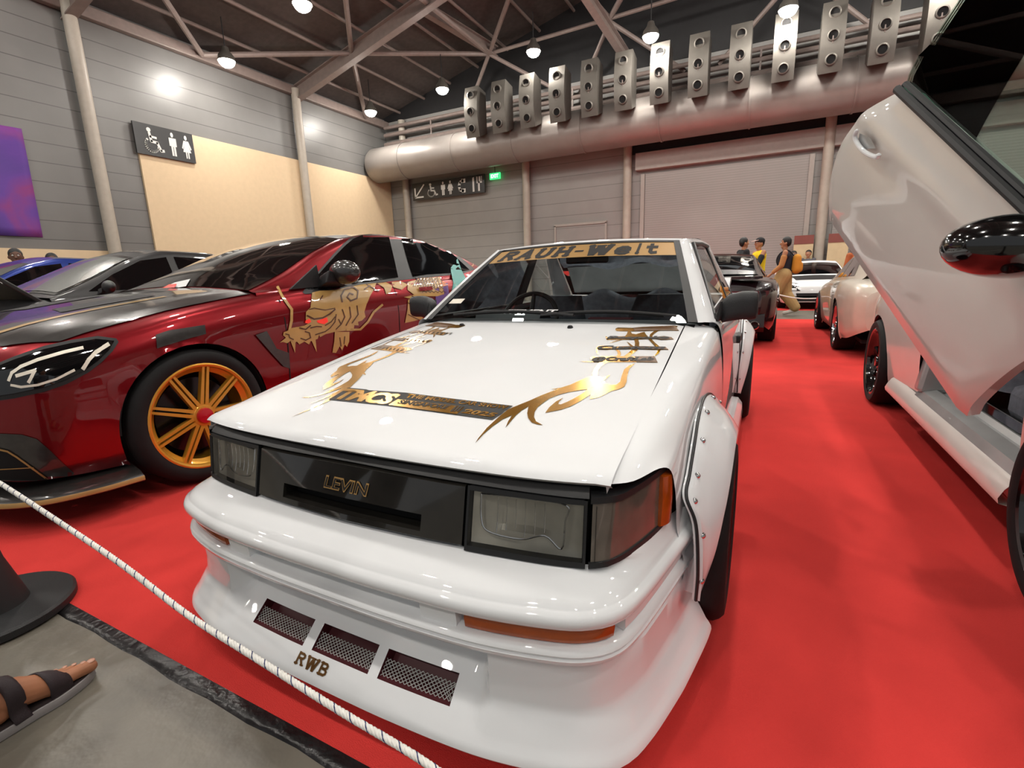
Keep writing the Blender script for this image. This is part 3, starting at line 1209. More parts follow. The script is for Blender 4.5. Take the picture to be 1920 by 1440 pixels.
LR = []
for s in S2:
    pts, d, zf, flare, lo = lipsec(s)
    base_d, base_z = pts[-3][0], pts[-3][1]
    top_d, top_z = base_d, base_z
    rest = []
    pts = pts[:-2]
    for t in (.18, .45, .78, .89):
        rest.append((lerp(top_d, flare-.01, t**.95), lerp(top_z, lo+.018, t)))
    rest += [(flare-.006, lo+.016), (flare, lo+.006), (flare+.002, lo-.004), (flare-.004, lo-.013), (flare-.02, lo-.017), (-.14, lo-.016)]
    LR.append([bp(s, z, dd) for dd, z in pts+rest])
row0 = len(pts)+1        # the band between t=.42 and t=.74


def invent(i, j):
    if j != row0:
        return False
    for q in range(3):
        if S2[i] >= sx[2*q]-1e-4 and S2[i+1] <= sx[2*q+1]+1e-4:
            return True
    return False


lip = MB().grid(LR, skip=invent).build('front_lip', M['white'], car, smooth=38)
for q in range(3):
    idx = [i for i, s in enumerate(S2) if sx[2*q]-1e-4 <= s <= sx[2*q+1]+1e-4]
    top = [LR[i][row0] for i in idx]
    bot = [LR[i][row0+1] for i in idx]
    back = V((0, .05, -.004))
    mb = MB()
    mb.grid([[t, t+back] for t in top]).grid([[t, t+back] for t in bot])
    for e in (0, -1):
        mb.add([top[e], bot[e], bot[e]+back, top[e]+back], [(0, 1, 2, 3)])
    vt = mb.build('lip_vent', M['maroon'], lip, smooth=0, label='dark vent opening')  # the carpet's reflection is put into the dark red colour
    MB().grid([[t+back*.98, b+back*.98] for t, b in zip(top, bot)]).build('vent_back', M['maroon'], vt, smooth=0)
    # crossed wire mesh over the lower part
    mb = MB()
    w = (top[-1]-top[0]).length
    nx = int(w/.011)
    off = V((0, .012, -.001))

    def mp(u, v):
        f = u*(len(top)-1)
        i = min(int(f), len(top)-2)
        return top[i].lerp(top[i+1], f-i).lerp(bot[i].lerp(bot[i+1], f-i), v)+off
    for i in range(-6, nx+1):
        for sgn in (1, -1):
            u0, u1 = i/nx, (i+4)/nx
            v0, v1 = (.42, 1) if sgn > 0 else (1, .42)
            if u0 < 0:
                v0 = lerp(v0, v1, -u0/(u1-u0)); u0 = 0
            if u1 > 1:
                v1 = lerp(v0, v1, (1-u0)/(u1-u0)); u1 = 1
            if u1-u0 > 1e-3:
                mb.cyl(mp(u0, v0), mp(u1, v1), .0011, n=5, cap=False)
    mb.build('wire_mesh', M['mesh'], vt, smooth=0)
lt = slab2d('RWB', (-.112, 0, .004, .021), .2, .012)


def lipf(x, y):
    s = B.at_x(abs(x))*(1 if x > 0 else -1)
    pts, d, zf, flare, lo = lipsec(s)
    t = lerp(.985, .845, y/.021)
    return bp(s, lerp(zf, lo+.018, t)+.002, lerp(-d*.93, flare-.01, t**.95)+.0015)


decal('lip_lettering', lt, lipf, M['golddark'], lip, step=.01, label='small gold lettering')

# ---- fenders, doors and quarters --------------------------------------------------------
ROWS = [
    ([(.3, .646), (.7, .642), (1.27, .624)], [(.06, .661), (.12, .677), (.3, .710), (.6, .761), (.9, .811), (1.3, .868)]),
    ([(.1, .690), (.5, .700), (1.3, .690)], [(.10, .655), (.16, .672), (.3, .700), (.6, .753), (.9, .803), (1.3, .860)]),
    ([(.2, .726), (.5, .738), (1.3, .735)], [(.20, .659), (.27, .664), (.41, .682), (.66, .735), (.9, .788), (1.3, .848)]),
    ([(.25, .744), (.5, .748), (1.3, .755)], [(.25, .640), (.41, .650), (.66, .695), (.9, .748), (1.3, .812)]),
    ([(.28, .752), (.6, .758), (1.3, .770)], [(.28, .585), (.5, .60), (.9, .66), (1.3, .71)]),
    ([(.29, .755), (.6, .762), (1.3, .777)], [(.29, .53), (.6, .545), (1.3, .58)]),
    ([(.30, .757), (.6, .764), (1.3, .777)], [(.30, .48), (.6, .45), (1.3, .45)]),
    ([(.36, .770), (.6, .770), (1.3, .770)], [(.36, .36), (.6, .32), (1.3, .30)]),
    ([(.38, .765), (.6, .760), (1.3, .755)], [(.38, .28), (.6, .2), (1.3, .19)]),
]
Y0 = [.068, .115, .205, .248, .268, .278, .286, .34, .36]
AX = ((.735, .285), (3.135, .285))


def arch(mb_rows, cy, cz, rad):
    """opens a round wheel arch in a grid: drops the quads inside, pulls the border onto the circle"""
    R_ = [[V(p) for p in r] for r in mb_rows]
    ins = [[(p.y-cy)**2+(p.z-cz)**2 < rad*rad for p in r] for r in R_]
    for i, r in enumerate(R_):
        for j, p in enumerate(r):
            if ins[i][j]:
                near = any(0 <= a < len(R_) and 0 <= b < len(r) and not ins[a][b] for a in (i-1, i, i+1) for b in (j-1, j, j+1))
                if near:
                    d = V((0, p.y-cy, p.z-cz))
                    d = d.normalized()*rad if d.length > 1e-6 else V((0, 0, rad))
                    R_[i][j] = V((p.x, cy+d.y, cz+d.z))
                    ins[i][j] = None
    return R_, lambda i, j: all(ins[a][b] is not False for a in (i, i+1) for b in (j, j+1)) or any(ins[a][b] is True for a in (i, i+1) for b in (j, j+1))


def fender_rows():
    out = []
    N, K = 60, 4
    for i in range(N+1):
        t = i/N
        pts = []
        for k, (tx, tz) in enumerate(ROWS):
            y = lerp(Y0[k], 1.355 if k < 3 else 1.30, t)
            pts.append(V((interp(tx, y), y, interp(tz, y))))
        out.append(spline(pts, K))
    return out


for sg in (1, -1):
    rr = fender_rows()
    rr, sk = arch(rr, AX[0][0], AX[0][1], .335)
    mb = MB().grid(rr, skip=sk)
    # folded edge at the hood gap
    mb.grid([[r[0], r[0]+V((.002, 0, -.02))] for r in rr])
    if sg < 0:
        mb.v = [(-x, y, z) for x, y, z in mb.v]
    mb.build('fender', M['white'], car, smooth=60)

# body side behind the fender: rows shared by the door and the quarter
SIDE = [
    ([(1.3, .708), (2.4, .700), (3.3, .655), (4.15, .62)], [(1.3, .884), (2.4, .890), (3.3, .905), (4.15, .885)]),
    ([(1.3, .738), (2.4, .736), (3.3, .71), (4.15, .66)], [(1.3, .872), (2.4, .880), (3.3, .893), (4.15, .87)]),
    ([(1.3, .755), (2.4, .758), (3.3, .745), (4.15, .69)], [(1.3, .842), (2.4, .85), (3.3, .855), (4.15, .83)]),
    ([(1.3, .770), (2.4, .775), (3.3, .765), (4.15, .705)], [(1.3, .75), (2.4, .755), (3.3, .76), (4.15, .75)]),
    ([(1.3, .777), (2.4, .782), (3.3, .775), (4.15, .715)], [(1.3, .60), (2.4, .60), (3.3, .61), (4.15, .62)]),
    ([(1.3, .777), (2.4, .782), (3.3, .775), (4.15, .715)], [(1.3, .45), (2.4, .45), (3.3, .46), (4.15, .5)]),
    ([(1.3, .768), (2.4, .770), (3.3, .77), (4.15, .71)], [(1.3, .30), (2.4, .30), (3.3, .32), (4.15, .38)]),
    ([(1.3, .752), (2.4, .752), (3.3, .75), (4.15, .70)], [(1.3, .19), (2.4, .19), (3.3, .22), (4.15, .3)]),
]


def side_rows(y0, y1, n):
    out = []
    for i in range(n+1):
        y = lerp(y0, y1, i/n)
        out.append(spline([V((interp(a, y), y, interp(b, y))) for a, b in SIDE], 4))
    return out


for sg in (1, -1):
    def mir(mb):
        if sg < 0:
            mb.v = [(-x, y, z) for x, y, z in mb.v]
        return mb
    dr = mir(MB().grid(side_rows(1.306, 2.44, 20))).build('door', M['white'], car, smooth=60)
    mir(MB().box((.785, 2.28, .70), (.03, .17, .045))).build('door_handle', M['plastic'], dr, smooth=0, bevel=.008)
    rr, sk = arch(side_rows(2.446, 4.15, 48), AX[1][0], AX[1][1], .335)
    mir(MB().grid(rr, skip=sk)).build('quarter_panel', M['white'], car, smooth=60)
    # sill skirt
    mir(MB().grid([[(.745, y, .24), (.79, y, .235), (.815, y, .2), (.822, y, .14), (.81, y, .11), (.72, y, .105)] for y in (1.1, 1.6, 2.2, 2.76)])
        .add([(.745, 1.1, .24), (.79, 1.1, .235), (.815, 1.1, .2), (.822, 1.1, .14), (.81, 1.1, .11), (.72, 1.1, .105)], [(0, 1, 2, 3, 4, 5)])).build('side_skirt', M['white'], car, smooth=40)

    # bolt-on flares ------------------------------------------------------------
    def flare(cy, name, pts_in, pts_out, tyre_r):
        I = spline(pts_in, 8); O = spline(pts_out, 8)
        rows_ = []
        for a, b in zip(I, O):
            a, b = V(a), V(b)
            c = V((0, cy, .285))
            rad = V((0, b.y-cy, b.z-.285)); rad = rad.normalized() if rad.length else rad
            m1 = a.lerp(b, .5)+V((.006, 0, .006))
            rows_.append([a+V((-.006, 0, 0)), a, a+V((.012, 0, 0))+(b-a)*.06, a.lerp(b, .3)+V((.006, 0, .003)), m1, a.lerp(b, .8)+V((.004, 0, .003)), b, b+V((.0015, 0, 0))-rad*.006, b-rad*.012+V((-.02, 0, 0)), b-rad*.02+V((-.09, 0, 0))])
        fl = mir(MB().grid(rows_)).build(name, M['white'], car, smooth=45)
        mb_ = MB()
        q = [p+V((.003, 0, 0)) for p in I]
        mir(MB().tube(q, .0042, 8)).build('rubber_seam', M['trim'], fl)
        for k in range(5, len(I)-2, 9):
            p = V(I[k]).lerp(V(O[k]), .13)+V((.008, 0, .004))
            mir(MB().ball(p, .0085, 10, 6, (1, 1, 1))).build('bolt', M['chrome'], fl)
        return fl
    flare(AX[0][0], 'front_flare',
          [(.800, .335, .27), (.802, .325, .36), (.792, .325, .48), (.766, .335, .545), (.764, .40, .58), (.762, .50, .635), (.757, .62, .675), (.755, .78, .690), (.762, .95, .66), (.772, 1.06, .585), (.780, 1.11, .45), (.784, 1.13, .28)],
          [(.806, .372, .255), (.832, .400, .355), (.842, .425, .41), (.848, .455, .455), (.852, .49, .485), (.856, .545, .530), (.858, .64, .575), (.858, .76, .592), (.856, .90, .565), (.85, .99, .50), (.842, 1.05, .40), (.82, 1.08, .26)], .3)
    flare(AX[1][0], 'rear_flare',
          [(.778, 2.74, .27), (.776, 2.74, .42), (.784, 2.79, .58), (.782, 2.90, .68), (.778, 3.05, .735), (.776, 3.2, .745), (.778, 3.38, .70), (.76, 3.50, .60), (.76, 3.56, .45), (.76, 3.58, .28)],
          [(.80, 2.80, .25), (.830, 2.82, .40), (.845, 2.86, .51), (.852, 2.95, .59), (.856, 3.06, .635), (.858, 3.18, .642), (.856, 3.32, .61), (.85, 3.42, .53), (.84, 3.48, .42), (.82, 3.5, .26)], .3)

# ---- wheels ---------------------------------------------------------------------------
def wheel_mb(rad, rim, width, dish, spokes, fn=None):
    """tyre, rim barrel and spokes around the x axis; outer face toward +x at x=0"""
    ty = MB()
    w = width
    prof = [(rim-.004, -.006), (rim+.01, .0), (lerp(rim, rad, .35), .007), (lerp(rim, rad, .7), .004), (rad-.012, -.008), (rad-.002, -.025), (rad, -.045), (rad, -w+.045), (rad-.003, -w+.02), (lerp(rim, rad, .5), -w), (rim, -w)]
    ty.lathe(prof, (0, 0, 0), (1, 0, 0), 56)
    for k in range(3):
        r_ = -.06-k*(w-.12)/2.0
        ty.lathe([(rad+.0005, r_-.006), (rad-.006, r_-.004), (rad-.006, r_+.004), (rad+.0005, r_+.006)], (0, 0, 0), (1, 0, 0), 56)
    ri = MB()
    ri.lathe([(rim+.004, -.012), (rim+.004, -.002), (rim-.004, .001), (rim-.014, -.004), (rim-.020, -.02), (rim-.03, -dish), (rim-.045, -dish-.012)], (0, 0, 0), (1, 0, 0), 56)
    ri.lathe([(rim-.02, -.02), (rim-.032, -w*.8)], (0, 0, 0), (1, 0, 0), 56)
    return ty, ri


def place(mb, c, sg):
    mb.v = [((x*sg)+c[0], y+c[1], z+c[2]) for x, y, z in mb.v]
    return mb


def put_wheel(parent, c, sg, rad, rim, width, dish, m_rim, spokes=5, style='star', m_tyre=None, m_hub=None):
    ty, ri = wheel_mb(rad, rim, width, dish, spokes)
    sp = MB()
    if style == 'star':
        for k in range(spokes):
            a = 2*PI*k/spokes+.3
            u, v = V((0, math.cos(a), math.sin(a))), V((0, -math.sin(a), math.cos(a)))
            r0, r1 = rim*.16, rim-.03
            for (ra, wa, xa), (rb, wb, xb) in (((r0, .045, -dish+.006), (r1, .03, -dish*.8)),):
                q = [u*ra+v*wa/1.5+V((xa, 0, 0)), u*ra-v*wa/1.5+V((xa, 0, 0)), u*rb-v*wb/1.5+V((xb, 0, 0)), u*rb+v*wb/1.5+V((xb, 0, 0))]
                sp.prism(q, (-.03, 0, 0))
    else:
        n_ = spokes
        for k in range(n_):
            for s_ in (-1, 1):
                a0 = 2*PI*(k+.5)/n_+s_*.07
                a1 = 2*PI*(k+.5)/n_+s_*(PI/n_-.045)
                p0 = V((0, math.cos(a0), math.sin(a0)))*rim*.17
                p1 = V((0, math.cos(a1), math.sin(a1)))*(rim-.012)
                d = (p1-p0).normalized(); v = V((1, 0, 0)).cross(d)
                q = [p0+v*.010+V((-dish+.012, 0, 0)), p0-v*.010+V((-dish+.012, 0, 0)), p1-v*.0065+V((-.012, 0, 0)), p1+v*.0065+V((-.012, 0, 0))]
                sp.prism(q, (-.03, 0, 0))
    sp.lathe([(.001, -dish+.018), (rim*.2, -dish+.014), (rim*.24, -dish-.002), (rim*.24, -dish-.04)], (0, 0, 0), (1, 0, 0), 28)
    hub = MB().lathe([(.001, -dish+.034), (rim*.14, -dish+.030), (rim*.155, -dish+.02), (rim*.155, -dish+.0)], (0, 0, 0), (1, 0, 0), 24)
    disc = MB().lathe([(rim*.2, -dish-.075), (rim*.72, -dish-.075), (rim*.72, -dish-.095), (rim*.2, -dish-.095)], (0, 0, 0), (1, 0, 0), 32)
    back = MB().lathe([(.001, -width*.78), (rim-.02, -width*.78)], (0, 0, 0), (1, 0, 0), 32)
    tyre = place(ty, c, sg).build('wheel', m_tyre or M['rubber'], parent, smooth=40)
    place(ri, c, sg).build('rim', m_rim, tyre, smooth=40)
    place(sp, c, sg).build('spokes', m_rim, tyre, smooth=30)
    place(hub, c, sg).build('hub_cap', m_hub or m_rim, tyre, smooth=40)
    place(disc, c, sg).build('brake_disc', M['rimdark'], tyre, smooth=40)
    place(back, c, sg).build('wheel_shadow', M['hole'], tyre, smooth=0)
    return tyre


for sg in (1, -1):
    put_wheel(car, (sg*.857, AX[0][0], .285), sg, .285, .200, .21, .05, M['rimdark'], 6)
    put_wheel(car, (sg*.850, AX[1][0], .285), sg, .285, .200, .23, .07, M['rimdark'], 6)

# ---- cabin -----------------------------------------------------------------------------
def wsurf(u, v):
    """windscreen: u -1..1 across, v 0 bottom .. 1 top"""
    x = u*lerp(.672, .507, v)
    bow = (1-u*u)
    y = lerp(1.272-.05*bow, 1.806-.03*bow, v)
    z = lerp(.876+.004*bow, 1.232+.016*bow, v) + .008*math.sin(PI*v)
    return V((x, y, z))


g = [[wsurf(lerp(-1, 1, i/24), lerp(.0, 1, j/12)) for j in range(13)] for i in range(25)]
ws = MB().grid(g).build('windshield', M['wind'], car, smooth=180)
nrm = V((0, -.55, .83))
# black seal round the glass
mb = MB()
loop = [wsurf(-1, t/10) for t in range(11)]+[wsurf(lerp(-1, 1, t/16), 1) for t in range(1, 17)]+[wsurf(1, 1-t/10) for t in range(1, 11)]
inner = [wsurf(-.945, t/10) for t in range(11)]+[wsurf(lerp(-.945, .945, t/16), .972) for t in range(1, 17)]+[wsurf(.945, 1-t/10) for t in range(1, 11)]
mb.grid([[a+nrm*.001, a+nrm*.005, b+nrm*.005, b+nrm*.001] for a, b in zip(loop, inner)])
mb.build('windshield_seal', M['trim'], car, smooth=40)
# sun strip and stickers
SUN = 1.55
st = decal('sun_strip', [[(-.945, .775), (.945, .775), (.945, .97), (-.945, .97)]], lambda x, y: wsurf(x, y)+nrm*.0022, M['goldflat'], ws, step=.06, label='tan sun strip')
decal('sun_strip_lettering', slab2d('RAUH-Welt', (-.86, .80, .82, .945), .27, .2), lambda x, y: wsurf(x, y)+nrm*.0036, M['ink'], st, step=.05, label='black slab lettering')
decal('sticker', [text2d('FITMENT', .03, .3, (-.32, .075, .10, .12))], lambda x, y: wsurf(x, y)+nrm*.0022, M['stickerwhite'], ws, step=.05, label='white lettering sticker')
decal('sticker', [[(-.93, .2), (-.80, .2), (-.80, .26), (-.93, .26)]], lambda x, y: wsurf(x, y)+nrm*.0022, M['reflector'], ws)
# cowl and wipers
mb = MB().grid([[(lerp(-.66, .66, i/20), 1.258-.0*i, .858+.012*(1-(lerp(-1, 1, i/20))**2)), (lerp(-.66, .66, i/20), 1.30-.05*(1-(lerp(-1, 1, i/20))**2), .868+.006*(1-(lerp(-1, 1, i/20))**2))] for i in range(21)])
mb.build('cowl', M['black'], car)
for x0, x1, u0 in ((-.50, .16, .01), (.0, .60, .012)):
    pts = [wsurf(lerp(x0, x1, t/12)/.68, .035+.05*math.sin(PI*t/12)*.8)+nrm*.018 for t in range(13)]
    wp = MB().tube(pts, .006, 6).build('wiper', M['black'], car)
    MB().tube([p+V((0, .004, -.008)) for p in pts[1:-1]], .004, 6).build('wiper_blade', M['rubber'], wp)

# roof skin
def rsurf(x, y):
    t = (y-1.8)/.95
    return 1.262+.034*math.sin(PI*min(1, max(0, t))*.62)-.022*(x/.53)**2-.02*max(0, t-.7)


g = []
for i in range(25):
    u = lerp(-1, 1, i/24)
    row = []
    for j in range(17):
        t = j/16
        y0 = 1.812-.03*(1-u*u)
        y = lerp(y0, 2.74, t)
        x = u*lerp(.512, .535, min(1, t*2))
        z = rsurf(x, y)
        if j == 0:
            z = 1.236+.016*(1-u*u)
        elif j == 1:
            z -= .002
        row.append((x, y if j != 1 else y0+.022, z))
    g.append(row)
roof = MB().grid(g).build('roof', M['white'], car, smooth=60)
# pillars, roof rails
for sg in (1, -1):
    def mir(mb):
        if sg < 0:
            mb.v = [(-x, y, z) for x, y, z in mb.v]
        return mb
    A0 = [(.672, 1.272, .878), (.700, 1.285, .879), (.724, 1.31, .876), (.738, 1.335, .868)]
    A1 = [(.508, 1.806, 1.236), (.524, 1.815, 1.243), (.545, 1.835, 1.240), (.556, 1.858, 1.226)]
    rows_ = []
    for k in range(13):
        t = k/12
        rows_.append([V(a).lerp(V(b), t)+V((0, -.004, .006))*math.sin(PI*t) for a, b in zip(A0, A1)])
    for y in (1.95, 2.2, 2.45, 2.72):
        zz_ = rsurf(.53, y)
        rows_.append([(.528, y, zz_), (.54, y, zz_-.004), (.556, y, zz_-.014), (.566, y, zz_-.032)])
    mir(MB().grid(rows_)).build('pillar', M['white'], car, smooth=50)
    # C pillar to the deck
    mir(MB().grid([[(.528, 2.72, 1.255), (.56, 2.72, 1.24), (.568, 2.68, 1.215), (.57, 2.66, 1.2)], [(.585, 3.08, 1.06), (.63, 3.06, 1.05), (.645, 2.98, 1.03), (.65, 2.95, 1.02)], [(.63, 3.36, .905), (.68, 3.36, .90), (.70, 3.2, .893), (.705, 3.12, .89)]])).build('rear_pillar', M['white'], car, smooth=50)
    # side glass with black frame
    belt0, belt1 = V((.722, 1.40, .884)), V((.712, 2.42, .892))
    top0, top1 = V((.560, 1.88, 1.212)), V((.572, 2.42, 1.222))
    mir(MB().grid([[V((.716, 1.38, .884)).lerp(belt1, t/6) for t in range(7)], [V((.64, 1.63, 1.05)).lerp(V((.642, 2.42, 1.06)), t/6) for t in range(7)], [top0.lerp(top1, t/6) for t in range(7)]])).build('side_window', M['wind'], car, smooth=60)
    mir(MB().tube([(.728, 1.36, .88), (.655, 1.60, 1.035), (.566, 1.87, 1.218), (.575, 2.15, 1.228), (.577, 2.42, 1.226)], .011, 8).tube([(.727, 1.37, .882), (.722, 1.9, .886), (.716, 2.44, .892)], .010, 8)).build('window_frame', M['trim'], car)
    mir(MB().grid([[(.715, 2.40, .89), (.712, 2.50, .892)], [(.575, 2.40, 1.226), (.574, 2.49, 1.226)]])).build('door_pillar', M['trim'], car, smooth=0, solid=.012)
    mir(MB().grid([[(.708, 2.52, .893), (.700, 3.06, .897)], [(.572, 2.51, 1.215), (.574, 2.66, 1.205)]])).build('quarter_window', M['wind'], car, smooth=60)
    # mirror
    mb = MB()
    rows_ = []
    for k, (x, sc) in enumerate(((.742, .55), (.752, .86), (.775, .96), (.82, 1), (.862, 1), (.878, .93), (.884, .7))):
        ring = []
        for a in range(20):
            th = 2*PI*a/20
            cx, cz = math.cos(th), math.sin(th)
            f = (abs(cx)**4+abs(cz)**4)**-.25
            ring.append((x, 1.445+.05*sc*cx*f+.01*(x-.8), lerp(.905, .936, min(1, (x-.735)/.06))+.058*sc*cz*f))
        rows_.append(ring)
    mb.grid(rows_, cv=True)
    for ring in (rows_[0], rows_[-1]):
        mb.add(ring, [tuple(range(20))])
    mr = mir(mb).build('side_mirror', M['plastic'], car, smooth=50)
    mir(MB().prism([(.728, 1.36, .876), (.732, 1.42, .872), (.758, 1.46, .90), (.762, 1.43, .955), (.742, 1.40, .955)], (.012, 0.012, 0))).build('mirror_foot', M['plastic'], mr, smooth=0, bevel=.004)
    mir(MB().grid([[(.762, 1.497, .90), (.762, 1.497, .97)], [(.868, 1.497, .90), (.868, 1.497, .97)]])).build('mirror_glass', M['chrome'], mr, smooth=0)

# rear window, deck, tail
MB().grid([[V((lerp(-.52, .52, i/10), 2.745, 1.25-.02*(2*i/10-1)**2)).lerp(V((lerp(-.61, .61, i/10), 3.34, .912)), j/5) for j in range(6)] for i in range(11)]).build('rear_window', M['wind'], car, smooth=180)
g = [[(u*interp([(3.34, .64), (4.16, .6)], y), y, .912-.012*abs(u)**3-.02*max(0, y-3.9)) for y in (3.34, 3.5, 3.7, 3.9, 4.08, 4.15)] for u in [lerp(-1, 1, i/14) for i in range(15)]]
tl = MB().grid(g).build('trunk_lid', M['white'], car, smooth=60)
sp_ = [[(u*.62, y, z) for y, z in ((3.97, .915), (4.0, .985), (4.08, 1.02), (4.17, 1.025), (4.17, .985), (4.08, .955), (4.05, .91))] for u in [lerp(-1, 1, i/10) for i in range(11)]]
mb = MB().grid(sp_, cv=True)
for rw in (sp_[0], sp_[-1]):
    mb.add(rw, [tuple(range(7))])
mb.build('rear_spoiler', M['white'], tl, smooth=50)
TP = Path([(0, -4.20), (.3, -4.19), (.55, -4.17), (.68, -4.12), (.705, -4.05), (.71, -3.98)])
tr = []
for i in range(41):
    s = lerp(-TP.len, TP.len, i/40)
    p, n_ = TP.pt(s)
    tr.append([(p.x, -(p.y+d*n_.y)+0*d, z) for d, z in ((-.02, .885), (0, .87), (.005, .74), (.0, .58), (.03, .56), (.035, .42), (.0, .38), (-.02, .24))])
MB().grid(tr).build('rear_panel', M['white'], car, smooth=40)
mb = MB()
for sg in (-1, 1):
    mb.box((sg*.5, 4.205, .68), (.34, .02, .13))
    mb.build('tail_lamp', M['maroon'], car, smooth=0, bevel=.006); mb = MB()

# dark inner shell so nothing is hollow
mb = MB()
mb.grid([[(u*.62, y, z) for y, z in ((.16, .45), (.16, .58), (.3, .62), (.9, .72), (1.24, .80), (1.24, .22), (.3, .16), (.16, .2))] for u in (-1, 1)], cv=False)
for u in (-1, 1):
    mb.add([(u*.62, y, z) for y, z in ((.16, .2), (.16, .58), (.3, .62), (.9, .72), (1.24, .80), (1.24, .22), (.3, .16))], [(0, 1, 2, 3, 4, 5, 6)])
mb.box((0, 2.4, .17), (1.4, 3.4, .03))
for sg in (-1, 1):
    mb.box((sg*.735, 2.05, .52), (.02, 1.5, .66))
mb.build('underbody', M['under'], car, smooth=0)
mb = MB().box((0, 3.75, .55), (1.3, .7, .6))
mb.build('boot_tub', M['under'], car, smooth=0)

# interior
ds = [[(x, y, z) for y, z in ((1.30, .862), (1.42, .868), (1.55, .862), (1.66, .84), (1.70, .78), (1.68, .60))] for x in (-.68, -.3, 0, .3, .68)]
dash = MB().grid(ds).build('dashboard', M['dash'], car, smooth=40)
mb = MB().grid([[(x, y, z) for y, z in ((1.58, .858), (1.60, .895), (1.70, .90), (1.74, .85))] for x in (-.56, -.52, -.2, -.16)])
mb.build('gauge_hood', M['dash'], dash, smooth=40)
MB().box((.22, 1.60, .862), (.22, .05, .012)).build('dash_ornament', M['maroon'], dash, smooth=0, bevel=.003)
ax = V((0, .86, -.5)); x_, y_ = frame(ax)
cw = V((-.34, 1.83, .83))
sw = MB().tube([cw+(x_*math.cos(t)+y_*math.sin(t))*.175 for t in [2*PI*k/36 for k in range(36)]], .014, 8, closed=True)
sw.build('steering_wheel', M['black'], car)
mb = MB()
for a in (0.2, PI-.2, PI*1.5):
    mb.cyl(cw+ax*.02, cw+(x_*math.cos(a)+y_*math.sin(a))*.17, .02, .012, 8)
mb.cyl(cw+ax*.01, cw+ax*.35, .03, .03, 10)
mb.build('steering_column', M['black'], car)


def seat(x, y, w):
    st_ = MB()
    st_.v = []
    rows_ = []
    for k in range(9):
        t = k/8
        z = lerp(.42, .95, t); yy = y+.1+.2*t
        ww = w*(1-.25*max(0, t-.65)/.35)
        rows_.append([(x+ww*math.cos(a)*(1 if abs(math.cos(a)) < .9 else 1.0), yy+.09*math.sin(a)*(1-.35*t)-.03*abs(math.cos(a))**3, z) for a in [2*PI*q/16 for q in range(16)]])
    st_.grid(rows_, cv=True)
    st_.add(rows_[-1], [tuple(range(16))])
    o = st_.build('seat', M['cloth'], car, smooth=60)
    MB().box((x, y-.1, .40), (w*1.9, .5, .16)).build('seat_cushion', M['cloth'], o, smooth=40, bevel=.04)
    return o


seat(-.35, 2.05, .23)
seat(.35, 2.10, .23)
mb = MB()
rr_ = []
for k in range(33):
    u = lerp(-1, 1, k/32)
    hump = .075*(math.exp(-((abs(u)-.36)/.2)**2))
    rr_.append([(u*.64, y, z+hump*(1 if z > .8 else .4)) for y, z in ((2.62, .40), (2.72, .44), (2.82, .50), (2.92, .72), (2.95, .86), (3.0, .90), (3.08, .86), (3.1, .5))])
mb.grid(rr_)
mb.build('rear_bench', M['cloth'], car, smooth=60)
MB().box((0, 3.2, .872), (1.2, .26, .02)).build('parcel_shelf', M['dash'], car, smooth=0)
MB().grid([[(u*.5, y, rsurf(u*.5, y)-.03) for y in (1.84, 2.1, 2.4, 2.7)] for u in (-1, -.5, 0, .5, 1)]).build('headliner', M['dash'], car, smooth=60)
mm = MB().box((.02, 1.83, 1.175), (.24, .03, .065)).build('rear_view_mirror', M['black'], car, smooth=0, bevel=.012)
MB().cyl((.02, 1.82, 1.2), (.02, 1.83, 1.25), .01).build('mirror_stem', M['black'], mm)
MB().box((.35, 1.9, 1.2), (.34, .16, .012)).build('sun_visor', M['dash'], car, smooth=0, bevel=.004)
MB().box((-.35, 1.9, 1.2), (.34, .16, .012)).build('sun_visor', M['dash'], car, smooth=0, bevel=.004)
# ------------------------------------------------------------------ gold graphics on the coupe's hood
HB = bvh(hood)


def zp(ox, oy, k, poly):
    return [(ox+a/k, oy+b/k) for a, b in poly]


def lay(lift):
    return cast(HB, lift)


A_ = lambda p: zp(760, 400, 2.743, p)
flame = [A_(p) for p in (
    [(360, 1185), (375, 1160), (420, 1105), (480, 1050), (530, 1010), (590, 985), (640, 965), (700, 938), (760, 915), (830, 893), (880, 878), (930, 872), (975, 862), (990, 885), (950, 905), (900, 912), (840, 922), (790, 935), (740, 955), (705, 980), (680, 1000), (665, 1025), (662, 1050), (672, 1072), (708, 1092), (680, 1088), (650, 1078), (632, 1055), (627, 1030), (634, 995), (600, 1015), (570, 1040), (540, 1075), (515, 1106), (530, 1070), (550, 1040), (500, 1062), (450, 1097), (400, 1140)],
    [(748, 907), (800, 899), (850, 883), (900, 860), (945, 842), (968, 836), (1000, 850), (975, 872), (930, 880), (880, 886), (840, 897), (790, 907)],
    [(720, 1028), (740, 1000), (775, 970), (812, 950), (790, 972), (787, 984), (800, 985), (830, 973), (870, 953), (920, 923), (945, 900), (985, 868), (1050, 880), (1035, 930), (990, 950), (948, 958), (955, 932), (900, 968), (850, 995), (800, 1012)],
    [(1040, 885), (1085, 884), (1105, 868), (1112, 840), (1125, 805), (1150, 785), (1182, 773), (1152, 802), (1141, 840), (1138, 870), (1125, 895), (1095, 908), (1060, 916), (1025, 932)],
    [(965, 855), (962, 825), (975, 795), (1005, 770), (1035, 762), (1010, 785), (992, 810), (988, 840), (1010, 880), (980, 895)],
    [(1055, 833), (1000, 852), (995, 880), (1030, 855)])]
B_ = lambda p: zp(1060, 590, 8, p)
